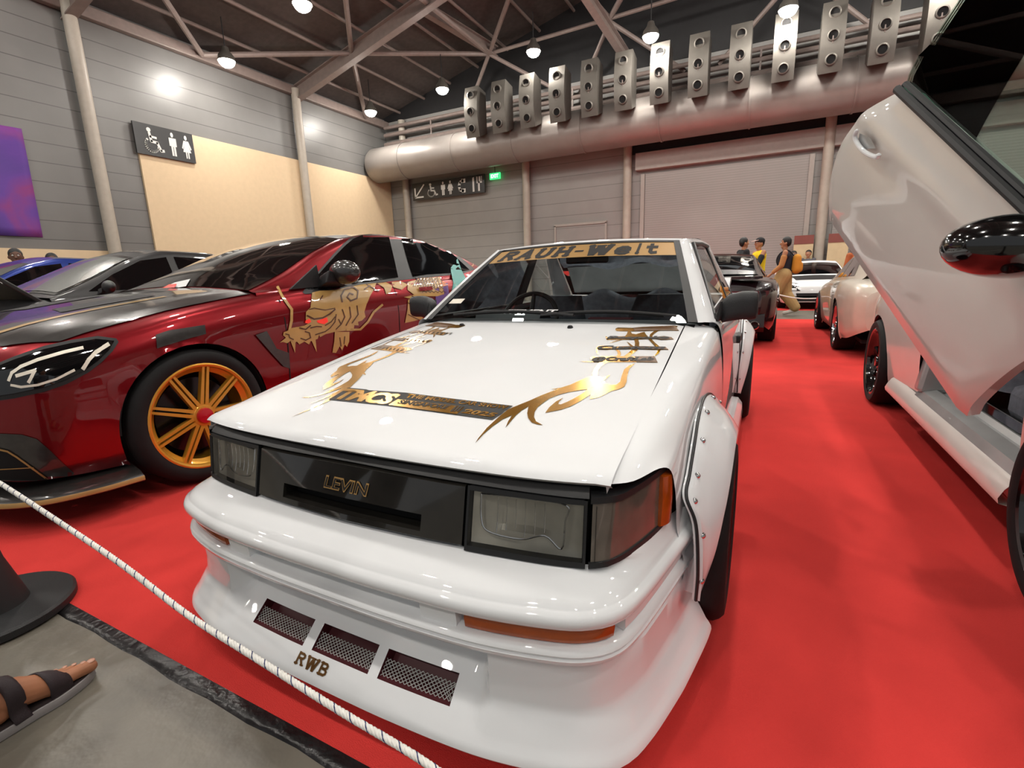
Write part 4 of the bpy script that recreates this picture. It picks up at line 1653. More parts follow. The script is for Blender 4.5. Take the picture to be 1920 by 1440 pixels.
upper = [B_(p) for p in (
    [(755, 210), (790, 198), (1000, 203), (1150, 188), (1400, 178), (1640, 168), (1745, 146), (1690, 180), (1660, 200), (1705, 247), (1450, 242), (1200, 252), (1000, 254), (770, 250), (750, 235)],
    [(600, 328), (640, 343), (760, 333), (900, 328), (1200, 322), (1230, 352), (1330, 343), (1480, 326), (1590, 343), (1625, 377), (1440, 387), (1350, 370), (1200, 373), (1000, 382), (780, 380), (620, 384)],
    [(465, 500), (510, 473), (600, 468), (650, 488), (900, 478), (1200, 478), (1500, 486), (1550, 533), (1300, 533), (1000, 523), (720, 528), (600, 533), (480, 528)],
    [(365, 655), (400, 633), (550, 628), (1330, 628), (1350, 650), (1385, 724), (900, 717), (430, 720), (400, 690)],
    [(190, 708), (430, 703), (430, 720)],
    [(940, 250), (975, 250), (1000, 290), (1060, 300), (1150, 270), (1190, 262), (1200, 300), (1240, 330), (1190, 345), (1060, 345), (1030, 370), (880, 345), (920, 300)],
    [(1180, 262), (1195, 320), (1270, 350), (1340, 420), (1420, 490), (1430, 530), (1400, 590), (1340, 630), (1320, 630), (1370, 580), (1390, 530), (1350, 490), (1290, 410), (1230, 355)],
    [(1440, 240), (1390, 252), (1330, 292), (1300, 330), (1330, 350), (1260, 340), (1270, 300), (1320, 258), (1350, 240)],
    [(1030, 370), (1090, 370), (1110, 430), (1105, 490), (1080, 540), (1000, 600), (960, 635), (870, 635), (930, 590), (1000, 530), (1040, 480), (1045, 430)],
    [(690, 500), (760, 505), (820, 550), (835, 600), (815, 635), (760, 635), (785, 600), (780, 560), (740, 520)],
    [(465, 510), (460, 560), (480, 600), (515, 612), (490, 580), (485, 540), (500, 510)],
    [(510, 718), (650, 718), (590, 745), (520, 790), (480, 850), (470, 885), (405, 885), (440, 810), (480, 750)],
    [(920, 410), (960, 430), (1010, 470), (1040, 490), (980, 485)],
    [(650, 435), (760, 395), (830, 375), (860, 380), (750, 410)])]
for mi_ in (False, True):
    w_ = 'right' if not mi_ else 'left'
    fl_ = decal('flame_decal', flame+upper, lay(.0016), M['gold'], hood, step=12, mirror=mi_, label='metallic gold flame graphic')
    dk = [B_(p) for p in ([(1040, 632), (1330, 632), (1350, 652), (1380, 720), (1060, 714)], [(1240, 352), (1330, 345), (1480, 328), (1590, 345), (1620, 375), (1440, 385), (1350, 368)],
                          [(1120, 482), (1500, 488), (1545, 530), (1140, 526)], [(1010, 206), (1640, 172), (1700, 243), (1040, 250)])]
    decal('flame_shade', dk, lay(.0024), M['golddark'], fl_, step=12, mirror=mi_)
    if not mi_:
        tx = []
        for s_, (x0, y0, x1, y1) in (('Bespoke', (612, 384, 1560, 330)), ('Custom', (480, 528, 1500, 474)), ('@CraftLab', (395, 716, 1330, 640))):
            tx.append(text2d(s_, .045, .3, (1060+x0/8, 590+y0/8, 1060+x1/8, 590+y1/8)))
        decal('flame_lettering', tx, lay(.0032), M['ink'], fl_, step=12)
    else:
        tx = [[(p[0], p[1]) for p in stroke2d([B_([(x, y)])[0], B_([(x+60, y-30)])[0]], 1.6)[0]] for y in (370, 520, 700) for x in range(500, 1300, 110)]
        decal('flame_lettering', tx, lay(.0032), M['ink'], fl_, step=12, mirror=True)

T_ = lambda p: zp(600, 700, 4.8, p)


def para(shape, O, X, Y):
    vs, fs = shape
    q = [(O[0]+s*X[0]+t*Y[0], O[1]+s*X[1]+t*Y[1]) for s, t in vs]
    return (T_(q), fs)


tm = decal('show_decal', [T_([(78, 241), (215, 158), (250, 133), (420, 148), (440, 156), (640, 168), (775, 178), (1180, 230), (1738, 297), (1662, 345), (1640, 367), (1550, 423), (1235, 380), (600, 294)])], lay(.0018), M['ink'], hood, step=12, label='gold and black show badge')
decal('badge_letters', [para(text2d('TMCS', .05, 0, (0, 0, 1, 1), .9), (95, 233), (500, 55), (150, -93)),
                        para(text2d('THE MODEL CAR SHOW', .03, 0, (0, 0, 1, 1)), (765, 222), (905, 108), (36, -32)),
                        para(text2d('2025', .04, 0, (0, 0, 1, 1)), (1268, 362), (285, 40), (58, -36)),
                        T_([(618, 290), (702, 238), (1300, 308), (1232, 374)])], lay(.0026), M['gold'], tm, step=12)
decal('badge_dark_letters', [para(text2d('SINGAPORE', .03, 0, (0, 0, 1, 1)), (692, 279), (440, 52), (48, -33))] +
      [T_([(1170+k, 352), (1186+k, 354), (1240+k, 306), (1224+k, 304)]) for k in (0, 28, 56)], lay(.0033), M['ink'], tm, step=12)
# ------------------------------------------------------------------ generic car shells for the neighbours
def cc(tree, off, o, d):
    """mapper for polygons given in the plane across direction d (d along -z: (x, y); along x: (y, z); along y: (x, z))"""
    d = V(d)

    def f(a, b):
        if abs(d.z) > .5:
            p = V((a, b, o))
        elif abs(d.x) > .5:
            p = V((o, a, b))
        else:
            p = V((a, o, b))
        loc, nor, i, dist = tree.ray_cast(p, d)
        if loc is None:
            return None
        if nor.dot(d) > 0:
            nor = -nor
        return loc+nor*off
    return f


def shell_rows(tab, n=90, k=4, power=1.0):
    """tab: (y, half width, top z, shoulder z, bottom z); returns full sections from one sill over the top to the other"""
    T = lambda c: [(r[0], r[c]) for r in tab]
    tw, tt, ts, tb = T(1), T(2), T(3), T(4)
    y0, y1 = tab[0][0], tab[-1][0]
    rows = []
    for i in range(n+1):
        y = lerp(y0, y1, .5-.5*math.cos(PI*i/n)) if n > 60 else lerp(y0, y1, i/n)
        w, zt, zs, zb = interp(tw, y), interp(tt, y), interp(ts, y), interp(tb, y)
        m = lerp(zb, zs, .5)
        half = [(0, zt), (.42*w, zt-.04*(zt-zs)), (.74*w, zt-.35*(zt-zs)), (.90*w, lerp(zs, zt, .12)), (.965*w, zs-.06*(zs-zb)), (1.0*w, zs-.22*(zs-zb)), (1.0*w, m), (.985*w, lerp(zb, zs, .25)), (.965*w, lerp(zb, zs, .1)), (.93*w, zb)]
        h = spline([V((a, y, b)) for a, b in half], k)
        rows.append([V((-p.x, p.y, p.z)) for p in reversed(h[1:])]+h)
    return rows


def cabin_rows(gs, n=40, k=3, bow=(.06, .04)):
    """gs: (y, centre z, pillar x, pillar z, belt x, belt z)"""
    T = lambda c: [(r[0], r[c]) for r in gs]
    rows = []
    y0, y1 = gs[0][0], gs[-1][0]
    for i in range(n+1):
        y = lerp(y0, y1, i/n)
        zc, xp, zp_, xb, zb = [interp(T(c), y) for c in range(1, 6)]
        half = [(0, zc), (.5*xp, zc-.22*(zc-zp_)), (.85*xp, zc-.68*(zc-zp_)), (xp, zp_), (lerp(xp, xb, .36), lerp(zp_, zb, .33)), (lerp(xp, xb, .70), lerp(zp_, zb, .67)), (xb, zb), (xb+.005, zb-.08)]
        e0 = bow[0]*(1-min(1, (y-y0)/(.3*(y1-y0))))
        e1 = bow[1]*(1-min(1, (y1-y)/(.3*(y1-y0))))
        pts = []
        for x, z in half:
            q = min(1, abs(x)/max(.3, xp))
            pts.append(V((x, y-e0*(1-q*q)+e1*(1-q*q), z)))
        h = spline(pts, k)
        rows.append([V((-p.x, p.y, p.z)) for p in reversed(h[1:])]+h)
    return rows


class Car:
    """placed shell; local y runs from the nose, direction +1 = nose toward the camera (-y)"""
    def __init__(s, name, label, xc, y0, dr=1, cat='car', group=None):
        s.xc, s.y0, s.dr = xc, y0, dr
        s.root = empty(name, (xc, y0+dr*2.2, 0), label, cat, group)

    def w(s, p):
        return V((s.xc+p[0], s.y0+s.dr*p[1], p[2]))

    def mb(s, rows, **kw):
        return MB().grid([[s.w(p) for p in r] for r in rows], **kw)

    def body(s, tab, paint, axles, rad, wheel_c=.33, skip=None, n=90):
        rows = shell_rows(tab, n)
        sks = []
        for cy in axles:
            rows, sk = arch(rows, cy, wheel_c, rad)
            sks.append(sk)
        mb = s.mb(rows, skip=lambda i, j: any(k(i, j) for k in sks) or (skip and skip(rows[i][j])))
        for rw in (rows[0], rows[-1]):
            mb.add([s.w(p) for p in rw], [tuple(range(len(rw)))])
        s.bodyo = mb.build('body', paint, s.root, smooth=50)
        s.tab = tab
        # wheel wells and floor
        for cy in axles:
            w = interp([(r[0], r[1]) for r in tab], cy)
            for sg in (-1, 1):
                q = []
                for a in range(17):
                    th = PI*a/16
                    q.append([s.w((sg*(w-.02), cy+rad*math.cos(th), wheel_c+rad*math.sin(th))), s.w((sg*(w-.34), cy+rad*math.cos(th), wheel_c+rad*math.sin(th)))])
                mb = MB().grid(q)
                mb.add([r[1] for r in q], [tuple(range(17))])
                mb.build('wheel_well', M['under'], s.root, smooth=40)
        wmax = max(r[1] for r in tab)
        MB().box(s.w((0, (tab[0][0]+tab[-1][0])/2, .2)), (wmax*1.5, (tab[-1][0]-tab[0][0])*.9, .04)).build('underbody', M['under'], s.root, smooth=0)
        return s.bodyo

    def cabin(s, gs, paint, bow=(.06, .04), skip=None):
        rows = cabin_rows(gs, bow=bow)
        s.cab = s.mb(rows, skip=(lambda i, j: skip(rows[i][j])) if skip else None).build('cabin', paint, s.root, smooth=50)
        s.gs = gs
        return s.cab

    def patch(s, name, polys, view, m, on=None, off=.004, step=.12, both=False, label=None):
        """polygons in local coordinates seen from view: top (x,y) / side (y,z) / front (x,z)"""
        tree = bvh(*(on or [s.bodyo, s.cab]))
        outs = []
        for sg in ((1, -1) if both else (1,)):
            P = []
            for p in polys:
                if view == 'top':
                    P.append([(s.xc+sg*a, s.y0+s.dr*b) for a, b in p])
                elif view == 'side':
                    P.append([(s.y0+s.dr*a, b) for a, b in p])
                else:
                    P.append([(s.xc+sg*a, b) for a, b in p])
            if view == 'top':
                f = cc(tree, off, 4, (0, 0, -1))
            elif view == 'side':
                f = cc(tree, off, s.xc+sg*4, (-sg, 0, 0))
            else:
                dd = s.dr if view == 'front' else -s.dr
                f = cc(tree, off, s.y0+s.dr*2.2-dd*6, (0, dd, 0))
            outs.append(decal(name, P, f, m, s.root, step=step, label=label))
        return outs

    def wheels(s, axles, x, r, rim, width, m, spokes=10, style='y', hub=None, dish=.03):
        for cy in axles:
            for sg in (1, -1):
                p = s.w((sg*x, cy, r))
                put_wheel(s.root, tuple(p), sg, r, rim, width, dish, m, spokes, style, m_hub=hub)

    def mirror(s, x, y, z, m, sz=.1):
        for sg in (1, -1):
            c = s.w((sg*x, y, z))
            o = MB().ball(c, sz, 18, 12, (1.25, .6, .8)).build('side_mirror', m, s.root, smooth=180)
            MB().prism([s.w((sg*(x-sz*1.6), y+a, z-sz*.9+b)) for a, b in ((-.05, 0), (.05, 0), (.04, .05), (-.04, .05))], (sg*sz*1.1, 0, .02)).build('mirror_foot', M['trim'], o, smooth=0)


def circ(cx, cy, r, n=20, sx=1.):
    return [(cx+sx*r*math.cos(2*PI*i/n), cy+r*math.sin(2*PI*i/n)) for i in range(n)]


# ------------------------------------------------------------------ crimson sedan with the dragon print
M['crimson'] = mat('crimson_metallic_paint', (132, 6, 20), .3, metal=.7, coat=1, var=.08, vscale=3, coat_rough=.02)
M['carbon'] = mat('glossy_carbon', (44, 42, 41), .28, coat=1, var=.22, vscale=40, coat_rough=.03)
M['goldrim'] = mat('gold_rim', (222, 164, 58), .3, metal=.5, coat=.5, var=.08)
M['hubred'] = mat('red_hub_cap', (178, 14, 34), .25, coat=.6, var=.08)
M['dragon'] = mat('tan_gold_print', (188, 150, 88), .3, coat=.7, var=.14, vscale=5)
M['dragonline'] = mat('brown_line_print', (84, 46, 26), .35, coat=.5, var=.12)
M['eye'] = mat('red_eye_print', (236, 40, 24), .3, coat=.6, var=.05, emit=.35)  # faint glow added to the red print, which is no lamp
M['teal'] = mat('teal_print', (40, 150, 140), .3, coat=.6, var=.1)
M['violet'] = mat('violet_print', (104, 76, 140), .3, coat=.6, var=.1)
M['orange'] = mat('orange_print', (204, 110, 50), .3, coat=.6, var=.1)

rc = Car('sedan_car', 'dark red sedan with gold dragon on its doors and a gold wheel', -2.80, -.08)
RAX = (.83, 3.88)
rc.body([(0, .60, .74, .66, .30), (.03, .70, .79, .70, .26), (.09, .785, .845, .745, .235), (.18, .85, .895, .785, .225), (.32, .90, .935, .825, .215), (.5, .935, .97, .87, .21), (.83, .955, 1.02, .945, .21), (1.2, .955, 1.065, 1.0, .21),
         (1.6, .95, 1.085, 1.045, .21), (2.2, .952, 1.09, 1.065, .21), (3.2, .956, 1.10, 1.08, .21), (3.9, .955, 1.12, 1.09, .21), (4.5, .92, 1.12, 1.07, .25), (4.95, .84, 1.09, 1.0, .30), (5.1, .72, 1.0, .92, .36)],
        M['crimson'], RAX, .405, .375, n=120)
rc.cabin([(1.30, 1.075, .80, 1.05, .87, 1.03), (1.62, 1.235, .77, 1.15, .87, 1.045), (2.0, 1.395, .715, 1.315, .868, 1.055), (2.35, 1.48, .67, 1.425, .866, 1.06), (2.75, 1.515, .645, 1.478, .866, 1.065), (3.2, 1.505, .64, 1.472, .866, 1.07),
          (3.65, 1.44, .655, 1.405, .865, 1.075), (4.05, 1.335, .69, 1.305, .86, 1.08), (4.4, 1.21, .74, 1.18, .84, 1.085), (4.65, 1.11, .77, 1.09, .8, 1.08)], M['crimson'])
rc.wheels(RAX, .955, .375, .292, .26, M['goldrim'], 9, 'y', M['hubred'], dish=.03)
RB = bvh(rc.bodyo, rc.cab)


def rpix(name, polys, m, off=.004, step=8, label=None, parent=None, both=True):
    o = None
    for mi_ in ((False, True) if both else (False,)):
        d = decal(name, polys, cast(RB, off), m, parent or rc.root, step=step, label=label)
        if mi_:
            for v in d.data.vertices:
                v.co.x = 2*(rc.xc)-v.co.x if not parent else v.co.x
        o = o or d
    return o


D_ = lambda p: zp(480, 420, 4.364, p)
H_ = lambda p: zp(0, 600, 3.6, p)
C_ = lambda p: zp(0, 420, 2.4, p)
# glazing
rpix('window_trim', [D_([(380, 560), (490, 412), (630, 250), (712, 165), (785, 105), (880, 68), (1080, 56), (1180, 66), (1290, 84), (1410, 120), (1510, 158), (1585, 200), (1660, 262), (1790, 372), (1690, 408), (1500, 428), (1280, 450), (1000, 482), (850, 508), (700, 540), (560, 562), (400, 575)])], M['trim'], .003)
rpix('side_window', [D_([(420, 540), (500, 425), (640, 268), (722, 184), (795, 124), (885, 88), (1078, 76), (1130, 300), (1160, 438), (1000, 460), (850, 486), (700, 518), (560, 540)])], M['glassdark'], .006)
rpix('side_window', [D_([(1175, 88), (1280, 104), (1400, 138), (1500, 174), (1570, 214), (1635, 274), (1745, 378), (1600, 402), (1400, 414), (1280, 434), (1245, 330), (1195, 150)])], M['glassdark'], .006)
rc.patch('windshield', [[(-.80, 1.30), (-.5, 1.285), (0, 1.275), (.5, 1.285), (.80, 1.30), (.715, 1.72), (.66, 2.05), (.615, 2.28), (.4, 2.30), (0, 2.305), (-.4, 2.30), (-.615, 2.28), (-.66, 2.05), (-.715, 1.72)]], 'top', M['glassdark'])
rc.patch('roof_panel', [[(-.62, 2.30), (-.3, 2.325), (.3, 2.325), (.62, 2.30), (.60, 2.7), (.595, 3.3), (.61, 3.55), (-.61, 3.55), (-.595, 3.3), (-.60, 2.7)]], 'top', M['carbon'], label='black carbon roof')
rc.patch('rear_window', [[(-.60, 3.62), (.60, 3.62), (.70, 4.55), (-.70, 4.55)]], 'top', M['glassdark'])
# carbon hood
hd = [(-.79, .32), (-.66, .17), (-.38, .09), (0, .07), (.38, .09), (.66, .17), (.79, .32), (.822, .62), (.835, 1.0), (.835, 1.29), (.55, 1.265), (0, 1.25), (-.55, 1.265), (-.835, 1.29), (-.835, 1.0), (-.822, .62)]
rhood = rc.patch('hood', [hd], 'top', M['carbon'], off=.006, label='black carbon hood')[0]
for sg in (1, -1):
    rc.patch('hood_stripe', [[(sg*.46, .2), (sg*.50, .2), (sg*.56, .95), (sg*.52, .95)]], 'top', M['dragon'], off=.008)
    rc.patch('hood_vent', [[(sg*.16, .55), (sg*.40, .5), (sg*.44, .95), (sg*.2, .98)]], 'top', M['black'], off=.0085)
# headlamps traced over the front corner
hd_ = rpix('headlamp', [H_([(-90, 330), (0, 292), (100, 250), (300, 180), (480, 140), (660, 113), (785, 128), (800, 150), (760, 212), (690, 282), (600, 352), (450, 432), (300, 484), (100, 528), (0, 542), (-90, 552)])], M['black'], .005, label='dark headlamp with bright eyebrow line')
rpix('headlamp_glass', [H_([(-80, 345), (0, 315), (100, 275), (300, 205), (480, 165), (650, 135), (770, 145), (735, 205), (660, 275), (580, 335), (440, 405), (300, 452), (100, 495), (0, 510), (-80, 520)])], M['glassdark'], .008)
st_ = []
for pts, w in (([(85, 440), (150, 452), (260, 438), (380, 400), (500, 340)], 16), ([(70, 410), (90, 360), (150, 320), (260, 275), (430, 225), (560, 195)], 20), ([(560, 330), (600, 270), (650, 220), (730, 170)], 26), ([(120, 380), (240, 345), (200, 420)], 22)):
    st_ += stroke2d(pts, w)
rpix('light_bar', [H_(p) for p in st_], M['reflector'], .011, step=6)
rc.patch('front_grille', [[(-.50, .46), (.50, .46), (.56, .62), (.44, .70), (-.44, .70), (-.56, .62)]], 'front', M['black'], on=[rc.bodyo])
rc.patch('front_intake', [[(-.48, .27), (.48, .27), (.44, .38), (-.44, .38)]], 'front', M['hole'], on=[rc.bodyo])
for y in (1.40, 2.52):
    rc.patch('door_gap', [[(y, .26), (y+.008, .26), (y+.03, 1.03), (y+.022, 1.03)]], 'side', M['hole'], on=[rc.bodyo], off=.0025, both=True)
# air duct and gold outline
rpix('bumper_duct', [H_([(-120, 780), (0, 765), (150, 772), (250, 802), (340, 880), (420, 960), (500, 1030), (545, 1062), (450, 1090), (250, 1112), (0, 1132), (-120, 1140)])], M['carbon'], .004, label='carbon air duct')
rpix('duct_opening', [H_([(-120, 885), (0, 872), (60, 886), (120, 926), (220, 992), (330, 1078), (200, 1098), (0, 1110), (-120, 1115)])], M['hole'], .007)
st_ = []
for pts, w in (([(-120, 878), (0, 868), (60, 882), (120, 920), (230, 1000), (340, 1080)], 12), ([(-100, 1008), (0, 1003), (230, 990)], 6)):
    st_ += stroke2d(pts, w)
rpix('duct_pinstripe', [H_(p) for p in st_], M['goldflat'], .010, step=6, label='thin gold pinstripe')
# fender badges, vent behind the wheel
rpix('fender_plate', [C_([(700, 500), (760, 480), (920, 455), (925, 495), (850, 515), (705, 560)])], M['carbon'], .006, label='carbon plate above the wheel')
rpix('fender_vent', [C_([(1145, 500), (1195, 482), (1240, 560), (1295, 580), (1300, 650), (1270, 640), (1215, 580)])], M['carbon'], .012, label='carbon fender vent')
# rear print seen through the coupe's glass
for nm, P in (('teal', [[(3.35, .95), (3.7, 1.02), (3.85, 1.3), (3.6, 1.2)], [(3.2, .7), (3.5, .8), (3.4, .95)]]), ('violet', [[(3.05, .8), (3.3, .9), (3.35, 1.05), (3.1, 1.0)], [(3.5, .85), (3.75, .9), (3.7, 1.0)]]), ('orange', [[(3.1, 1.0), (3.35, 1.03), (3.3, 1.07), (3.1, 1.06)]])):
    rc.patch('wave_print', P, 'side', M[nm], off=.006, both=True)
# dragon ----------------------------------------------------------------
dr_ = [D_(p) for p in (
    [(455, 565), (520, 550), (640, 545), (700, 532), (850, 502), (985, 488), (960, 540), (930, 590), (905, 650), (700, 668), (520, 682), (440, 692), (450, 620)],
    [(438, 688), (520, 678), (700, 660), (905, 642), (882, 720), (892, 760), (862, 790), (830, 800), (835, 830), (800, 828), (795, 862), (740, 872), (640, 882), (560, 902), (512, 906), (500, 940), (440, 960), (430, 985), (390, 962), (350, 985), (330, 962), (300, 975), (280, 955), (250, 975), (215, 965), (190, 970), (240, 930), (216, 910), (222, 885), (248, 876), (290, 850), (350, 840), (390, 832), (420, 815), (402, 780), (405, 720)],
    [(278, 958), (315, 1055), (318, 962)], [(450, 955), (492, 1048), (482, 940)],
    [(640, 882), (760, 882), (758, 960), (740, 1005), (720, 985), (700, 1035), (680, 1000), (650, 1055), (620, 1052), (636, 960)],
    [(1240, 482), (1340, 446), (1500, 434), (1520, 500), (1537, 575), (1480, 592), (1340, 592), (1260, 612), (1205, 600), (1290, 580), (1235, 540)],
    [(1240, 620), (1345, 598), (1335, 740), (1370, 775), (1215, 810), (1235, 700)],
    [(990, 490), (1060, 478), (1112, 510), (1095, 560), (1062, 578), (1045, 525)], [(1110, 480), (1180, 470), (1240, 500), (1190, 540), (1120, 520)],
    [(1598, 434), (1690, 428), (1620, 492)], [(1745, 318), (1790, 297), (1835, 312), (1765, 350)])]
for pts, w in (([(175, 520), (215, 600), (288, 700), (286, 790), (270, 865)], 22), ([(520, 915), (620, 862), (740, 866), (850, 862), (912, 800), (960, 720), (1030, 662)], 17)):
    dr_ += [D_(p) for p in stroke2d(pts, w)]
dg_ = rpix('dragon_print', dr_, M['dragon'], .006, step=10, label='gold dragon graphic')
ln = []
for pts, w in (([(412, 750), (470, 778), (540, 768), (600, 735), (640, 700)], 12), ([(430, 700), (470, 690), (560, 705), (640, 690)], 7), ([(350, 850), (400, 862), (440, 830)], 10), ([(440, 850), (490, 838), (530, 840)], 9),
               ([(395, 880), (430, 890), (440, 930), (400, 950), (360, 935)], 9), ([(235, 900), (262, 905), (268, 930), (300, 945)], 8), ([(480, 905), (560, 880), (600, 850), (640, 800), (650, 740)], 8),
               ([(560, 830), (610, 800), (640, 760)], 8), ([(700, 640), (690, 590), (720, 540), (790, 520), (830, 550), (820, 610), (770, 630), (740, 600), (760, 570), (790, 580)], 11), ([(880, 540), (910, 520), (930, 510)], 9),
               ([(700, 700), (720, 760), (690, 820)], 9), ([(760, 680), (770, 760), (730, 830)], 9), ([(820, 670), (830, 740), (780, 810)], 9), ([(670, 780), (690, 820), (650, 860)], 8), ([(680, 930), (690, 1000)], 8), ([(720, 920), (715, 980)], 7),
               ([(540, 590), (520, 620)], 10), ([(900, 500), (1000, 555)], 8), ([(1240, 740), (1330, 785)], 6), ([(1270, 590), (1340, 630)], 8), ([(1240, 645), (1330, 700)], 6)):
    ln += stroke2d(pts, w)
for i in range(9):
    ln += stroke2d([(1310+24*i, 442+4*i if i < 4 else 440), (1350+22*i, 520)], 5)
    ln += stroke2d([(1500-22*i, 440), (1440-20*i, 515)], 5)
for r_ in range(2):
    for i in range(6):
        ln += stroke2d([(1340+32*i+16*r_, 535+28*r_), (1352+32*i+16*r_, 520+28*r_), (1372+32*i+16*r_, 535+28*r_)], 5)
rpix('dragon_lines', [D_(p) for p in ln], M['dragonline'], .0085, step=10)
rpix('dragon_eye', [D_(p) for p in ([(398, 790), (430, 775), (446, 800), (420, 815), (396, 810)], [(490, 792), (575, 765), (583, 800), (550, 820), (500, 808)])], M['eye'], .0085, step=10, label='red dragon eye')
# mirrors, splitter, sill
for sg in (1, -1):
    c = rc.w((sg*1.0, 1.93, 1.155))
    o = MB().ball(c, .1, 20, 14, (1.35, .75, .85)).build('side_mirror', M['carbon'], rc.root, smooth=180)
    MB().prism([rc.w((sg*.865, 1.78+a, 1.045+b)) for a, b in ((0, 0), (.22, .0), (.18, .05), (.04, .09))], (sg*.10, 0, .04)).build('mirror_foot', M['black'], o, smooth=0, bevel=.01)
    MB().prism([rc.w((sg*.868, 1.55+a, 1.05+b)) for a, b in ((0, 0), (.26, .01), (.24, .16))], (sg*.015, 0, 0)).build('mirror_triangle', M['black'], o, smooth=0)
SPp = Path([(0, -.10), (.4, -.085), (.7, -.02), (.88, .10), (.965, .28), (.995, .46)])
rows = []
for i in range(61):
    s = lerp(-SPp.len, SPp.len, i/60)
    p, n_ = SPp.pt(s)
    row = []
    for d, z in ((-.22, .205), (-.05, .185), (-.004, .165), (0, .158), (0, .146), (-.006, .14), (-.25, .14)):
        q = p+n_*d
        row.append(rc.w((q.x, q.y, z)))
    rows.append(row)
sp_ = MB().grid(rows).build('splitter', M['carbon'], rc.root, smooth=40)
rows = [[r[2]+V((0, 0, .002)), r[3]+(r[3]-r[2])*.1+V((0, -.001, 0)), r[4]+(r[3]-r[2])*.1] for r in rows]
MB().grid(rows).build('splitter_edge', M['goldflat'], sp_, smooth=40, label='thin gold edge')
for sg in (1, -1):
    MB().prism([rc.w((sg*.93, y, z)) for y, z in ((1.25, .24), (3.45, .24), (3.45, .17), (1.25, .15))], (sg*.05, 0, 0)).build('side_skirt', M['carbon'], rc.root, smooth=0, bevel=.01)
    rc.patch('door_handle', [[(2.85, .985), (3.05, .99), (3.05, 1.02), (2.85, 1.015)]], 'side', M['crimson'], off=.02, both=False)
MB().grid([[rc.w((x, y, z)) for x in (-.7, -.35, 0, .35, .7)] for y, z in ((5.12, .98), (5.14, .75), (5.12, .5))]).build('rear_panel', M['crimson'], rc.root)
# reflector band / corner sticker on the windshield
rpix('windshield_sticker', [C_([(735, 292), (790, 268), (860, 252), (840, 285), (780, 296)])], M['stickerwhite'], .009, both=False)
rpix('windshield_sticker', [C_([(735, 294), (765, 278), (800, 275), (790, 292)])], M['eye'], .011, both=False)
# ------------------------------------------------------------------ pearl coupe with its door swung up (right edge)
M['pearl'] = mat('pearl_white_paint', (216, 211, 205), .35, coat=1, var=.02, coat_rough=.02, spec=.3)
M['sill'] = mat('silver_sill_paint', (168, 170, 170), .3, metal=.4, coat=.6, var=.08)
M['piano'] = mat('gloss_black_paint', (8, 7, 8), .12, coat=1, var=.05)
M['doorglass'] = glass('green_door_glass', (.74, .84, .79), 1., 0, 1.38)
pc = Car('coupe_car', 'pearl white coupe with its door swung upward, at the right edge', 2.64, .20)
PAX = (.84, 3.75)


def dooropen(p):
    return p.x < -.5 and 1.25 < p.y < 2.62 and p.z > .30


pc.body([(0, .62, .60, .55, .2), (.04, .70, .65, .58, .18), (.15, .79, .70, .62, .16), (.4, .86, .76, .70, .15), (.86, .90, .86, .80, .15), (1.3, .89, .92, .86, .16), (1.7, .875, .94, .89, .17), (2.4, .875, .95, .90, .17), (3.2, .90, .97, .90, .17), (3.75, .92, .99, .92, .18), (4.2, .88, .98, .9, .24), (4.5, .78, .95, .86, .32), (4.6, .66, .9, .8, .4)],
        M['pearl'], PAX, .37, .335, skip=dooropen, n=100)
pc.cabin([(1.25, .92, .74, .90, .78, .87), (1.6, 1.10, .68, 1.04, .78, .89), (2.0, 1.25, .60, 1.20, .77, .91), (2.4, 1.30, .56, 1.26, .76, .92), (2.9, 1.28, .56, 1.24, .76, .93), (3.4, 1.18, .58, 1.14, .74, .95), (3.9, 1.03, .62, 1.0, .7, .95)], M['pearl'])
pc.patch('side_window', [[(1.55, .94), (2.60, .965), (2.60, 1.215), (2.05, 1.18), (1.75, 1.06)]], 'side', M['glassdark'], both=True)  # on the door side this dark patch stands in for the open gap
pc.patch('windshield', [[(-.72, 1.30), (0, 1.27), (.72, 1.30), (.56, 2.02), (0, 2.05), (-.56, 2.02)]], 'top', M['glassdark'])
pc.patch('rear_window', [[(-.54, 2.95), (.54, 2.95), (.58, 3.75), (-.58, 3.75)]], 'top', M['glassdark'])
pc.patch('quarter_window', [[(2.66, .98), (3.25, 1.0), (2.95, 1.14), (2.66, 1.2)]], 'side', M['glassdark'])
pc.patch('headlamp', [[(.42, .44), (.60, .45), (.72, .49), (.69, .535), (.5, .515)]], 'front', M['glassdark'], on=[pc.bodyo], both=True)
pc.patch('front_intake', [[(-.5, .22), (.5, .22), (.42, .40), (-.42, .40)]], 'front', M['black'], on=[pc.bodyo])
pc.wheels(PAX, .93, .335, .262, .25, M['piano'], 7, 'star', dish=.05)
# sill, jamb and dark cabin floor behind the opening
w_ = pc.w
MB().grid([[w_((x, y, z)) for x, z in ((-.885, .30), (-.86, .345), (-.80, .36), (-.76, .34), (-.74, .36), (-.66, .365), (-.62, .30))] for y in (1.22, 1.6, 2.0, 2.4, 2.66)]).build('door_sill', M['sill'], pc.root, smooth=25)
MB().grid([[w_((x, y, .367)) for x in (-.735, -.67)] for y in (1.7, 2.35)]).build('sill_plate', M['chrome'], pc.root, smooth=0)
MB().prism([w_(p) for p in ((-.89, 2.58, .34), (-.89, 2.68, .34), (-.80, 2.72, .92), (-.80, 2.62, .92))], (.32, 0, 0)).build('door_jamb', M['sill'], pc.root, smooth=0, bevel=.02)
MB().prism([w_(p) for p in ((-.88, 1.18, .34), (-.88, 1.26, .34), (-.80, 1.32, .88), (-.80, 1.20, .88))], (.3, 0, 0)).build('hinge_jamb', M['sill'], pc.root, smooth=0, bevel=.02)
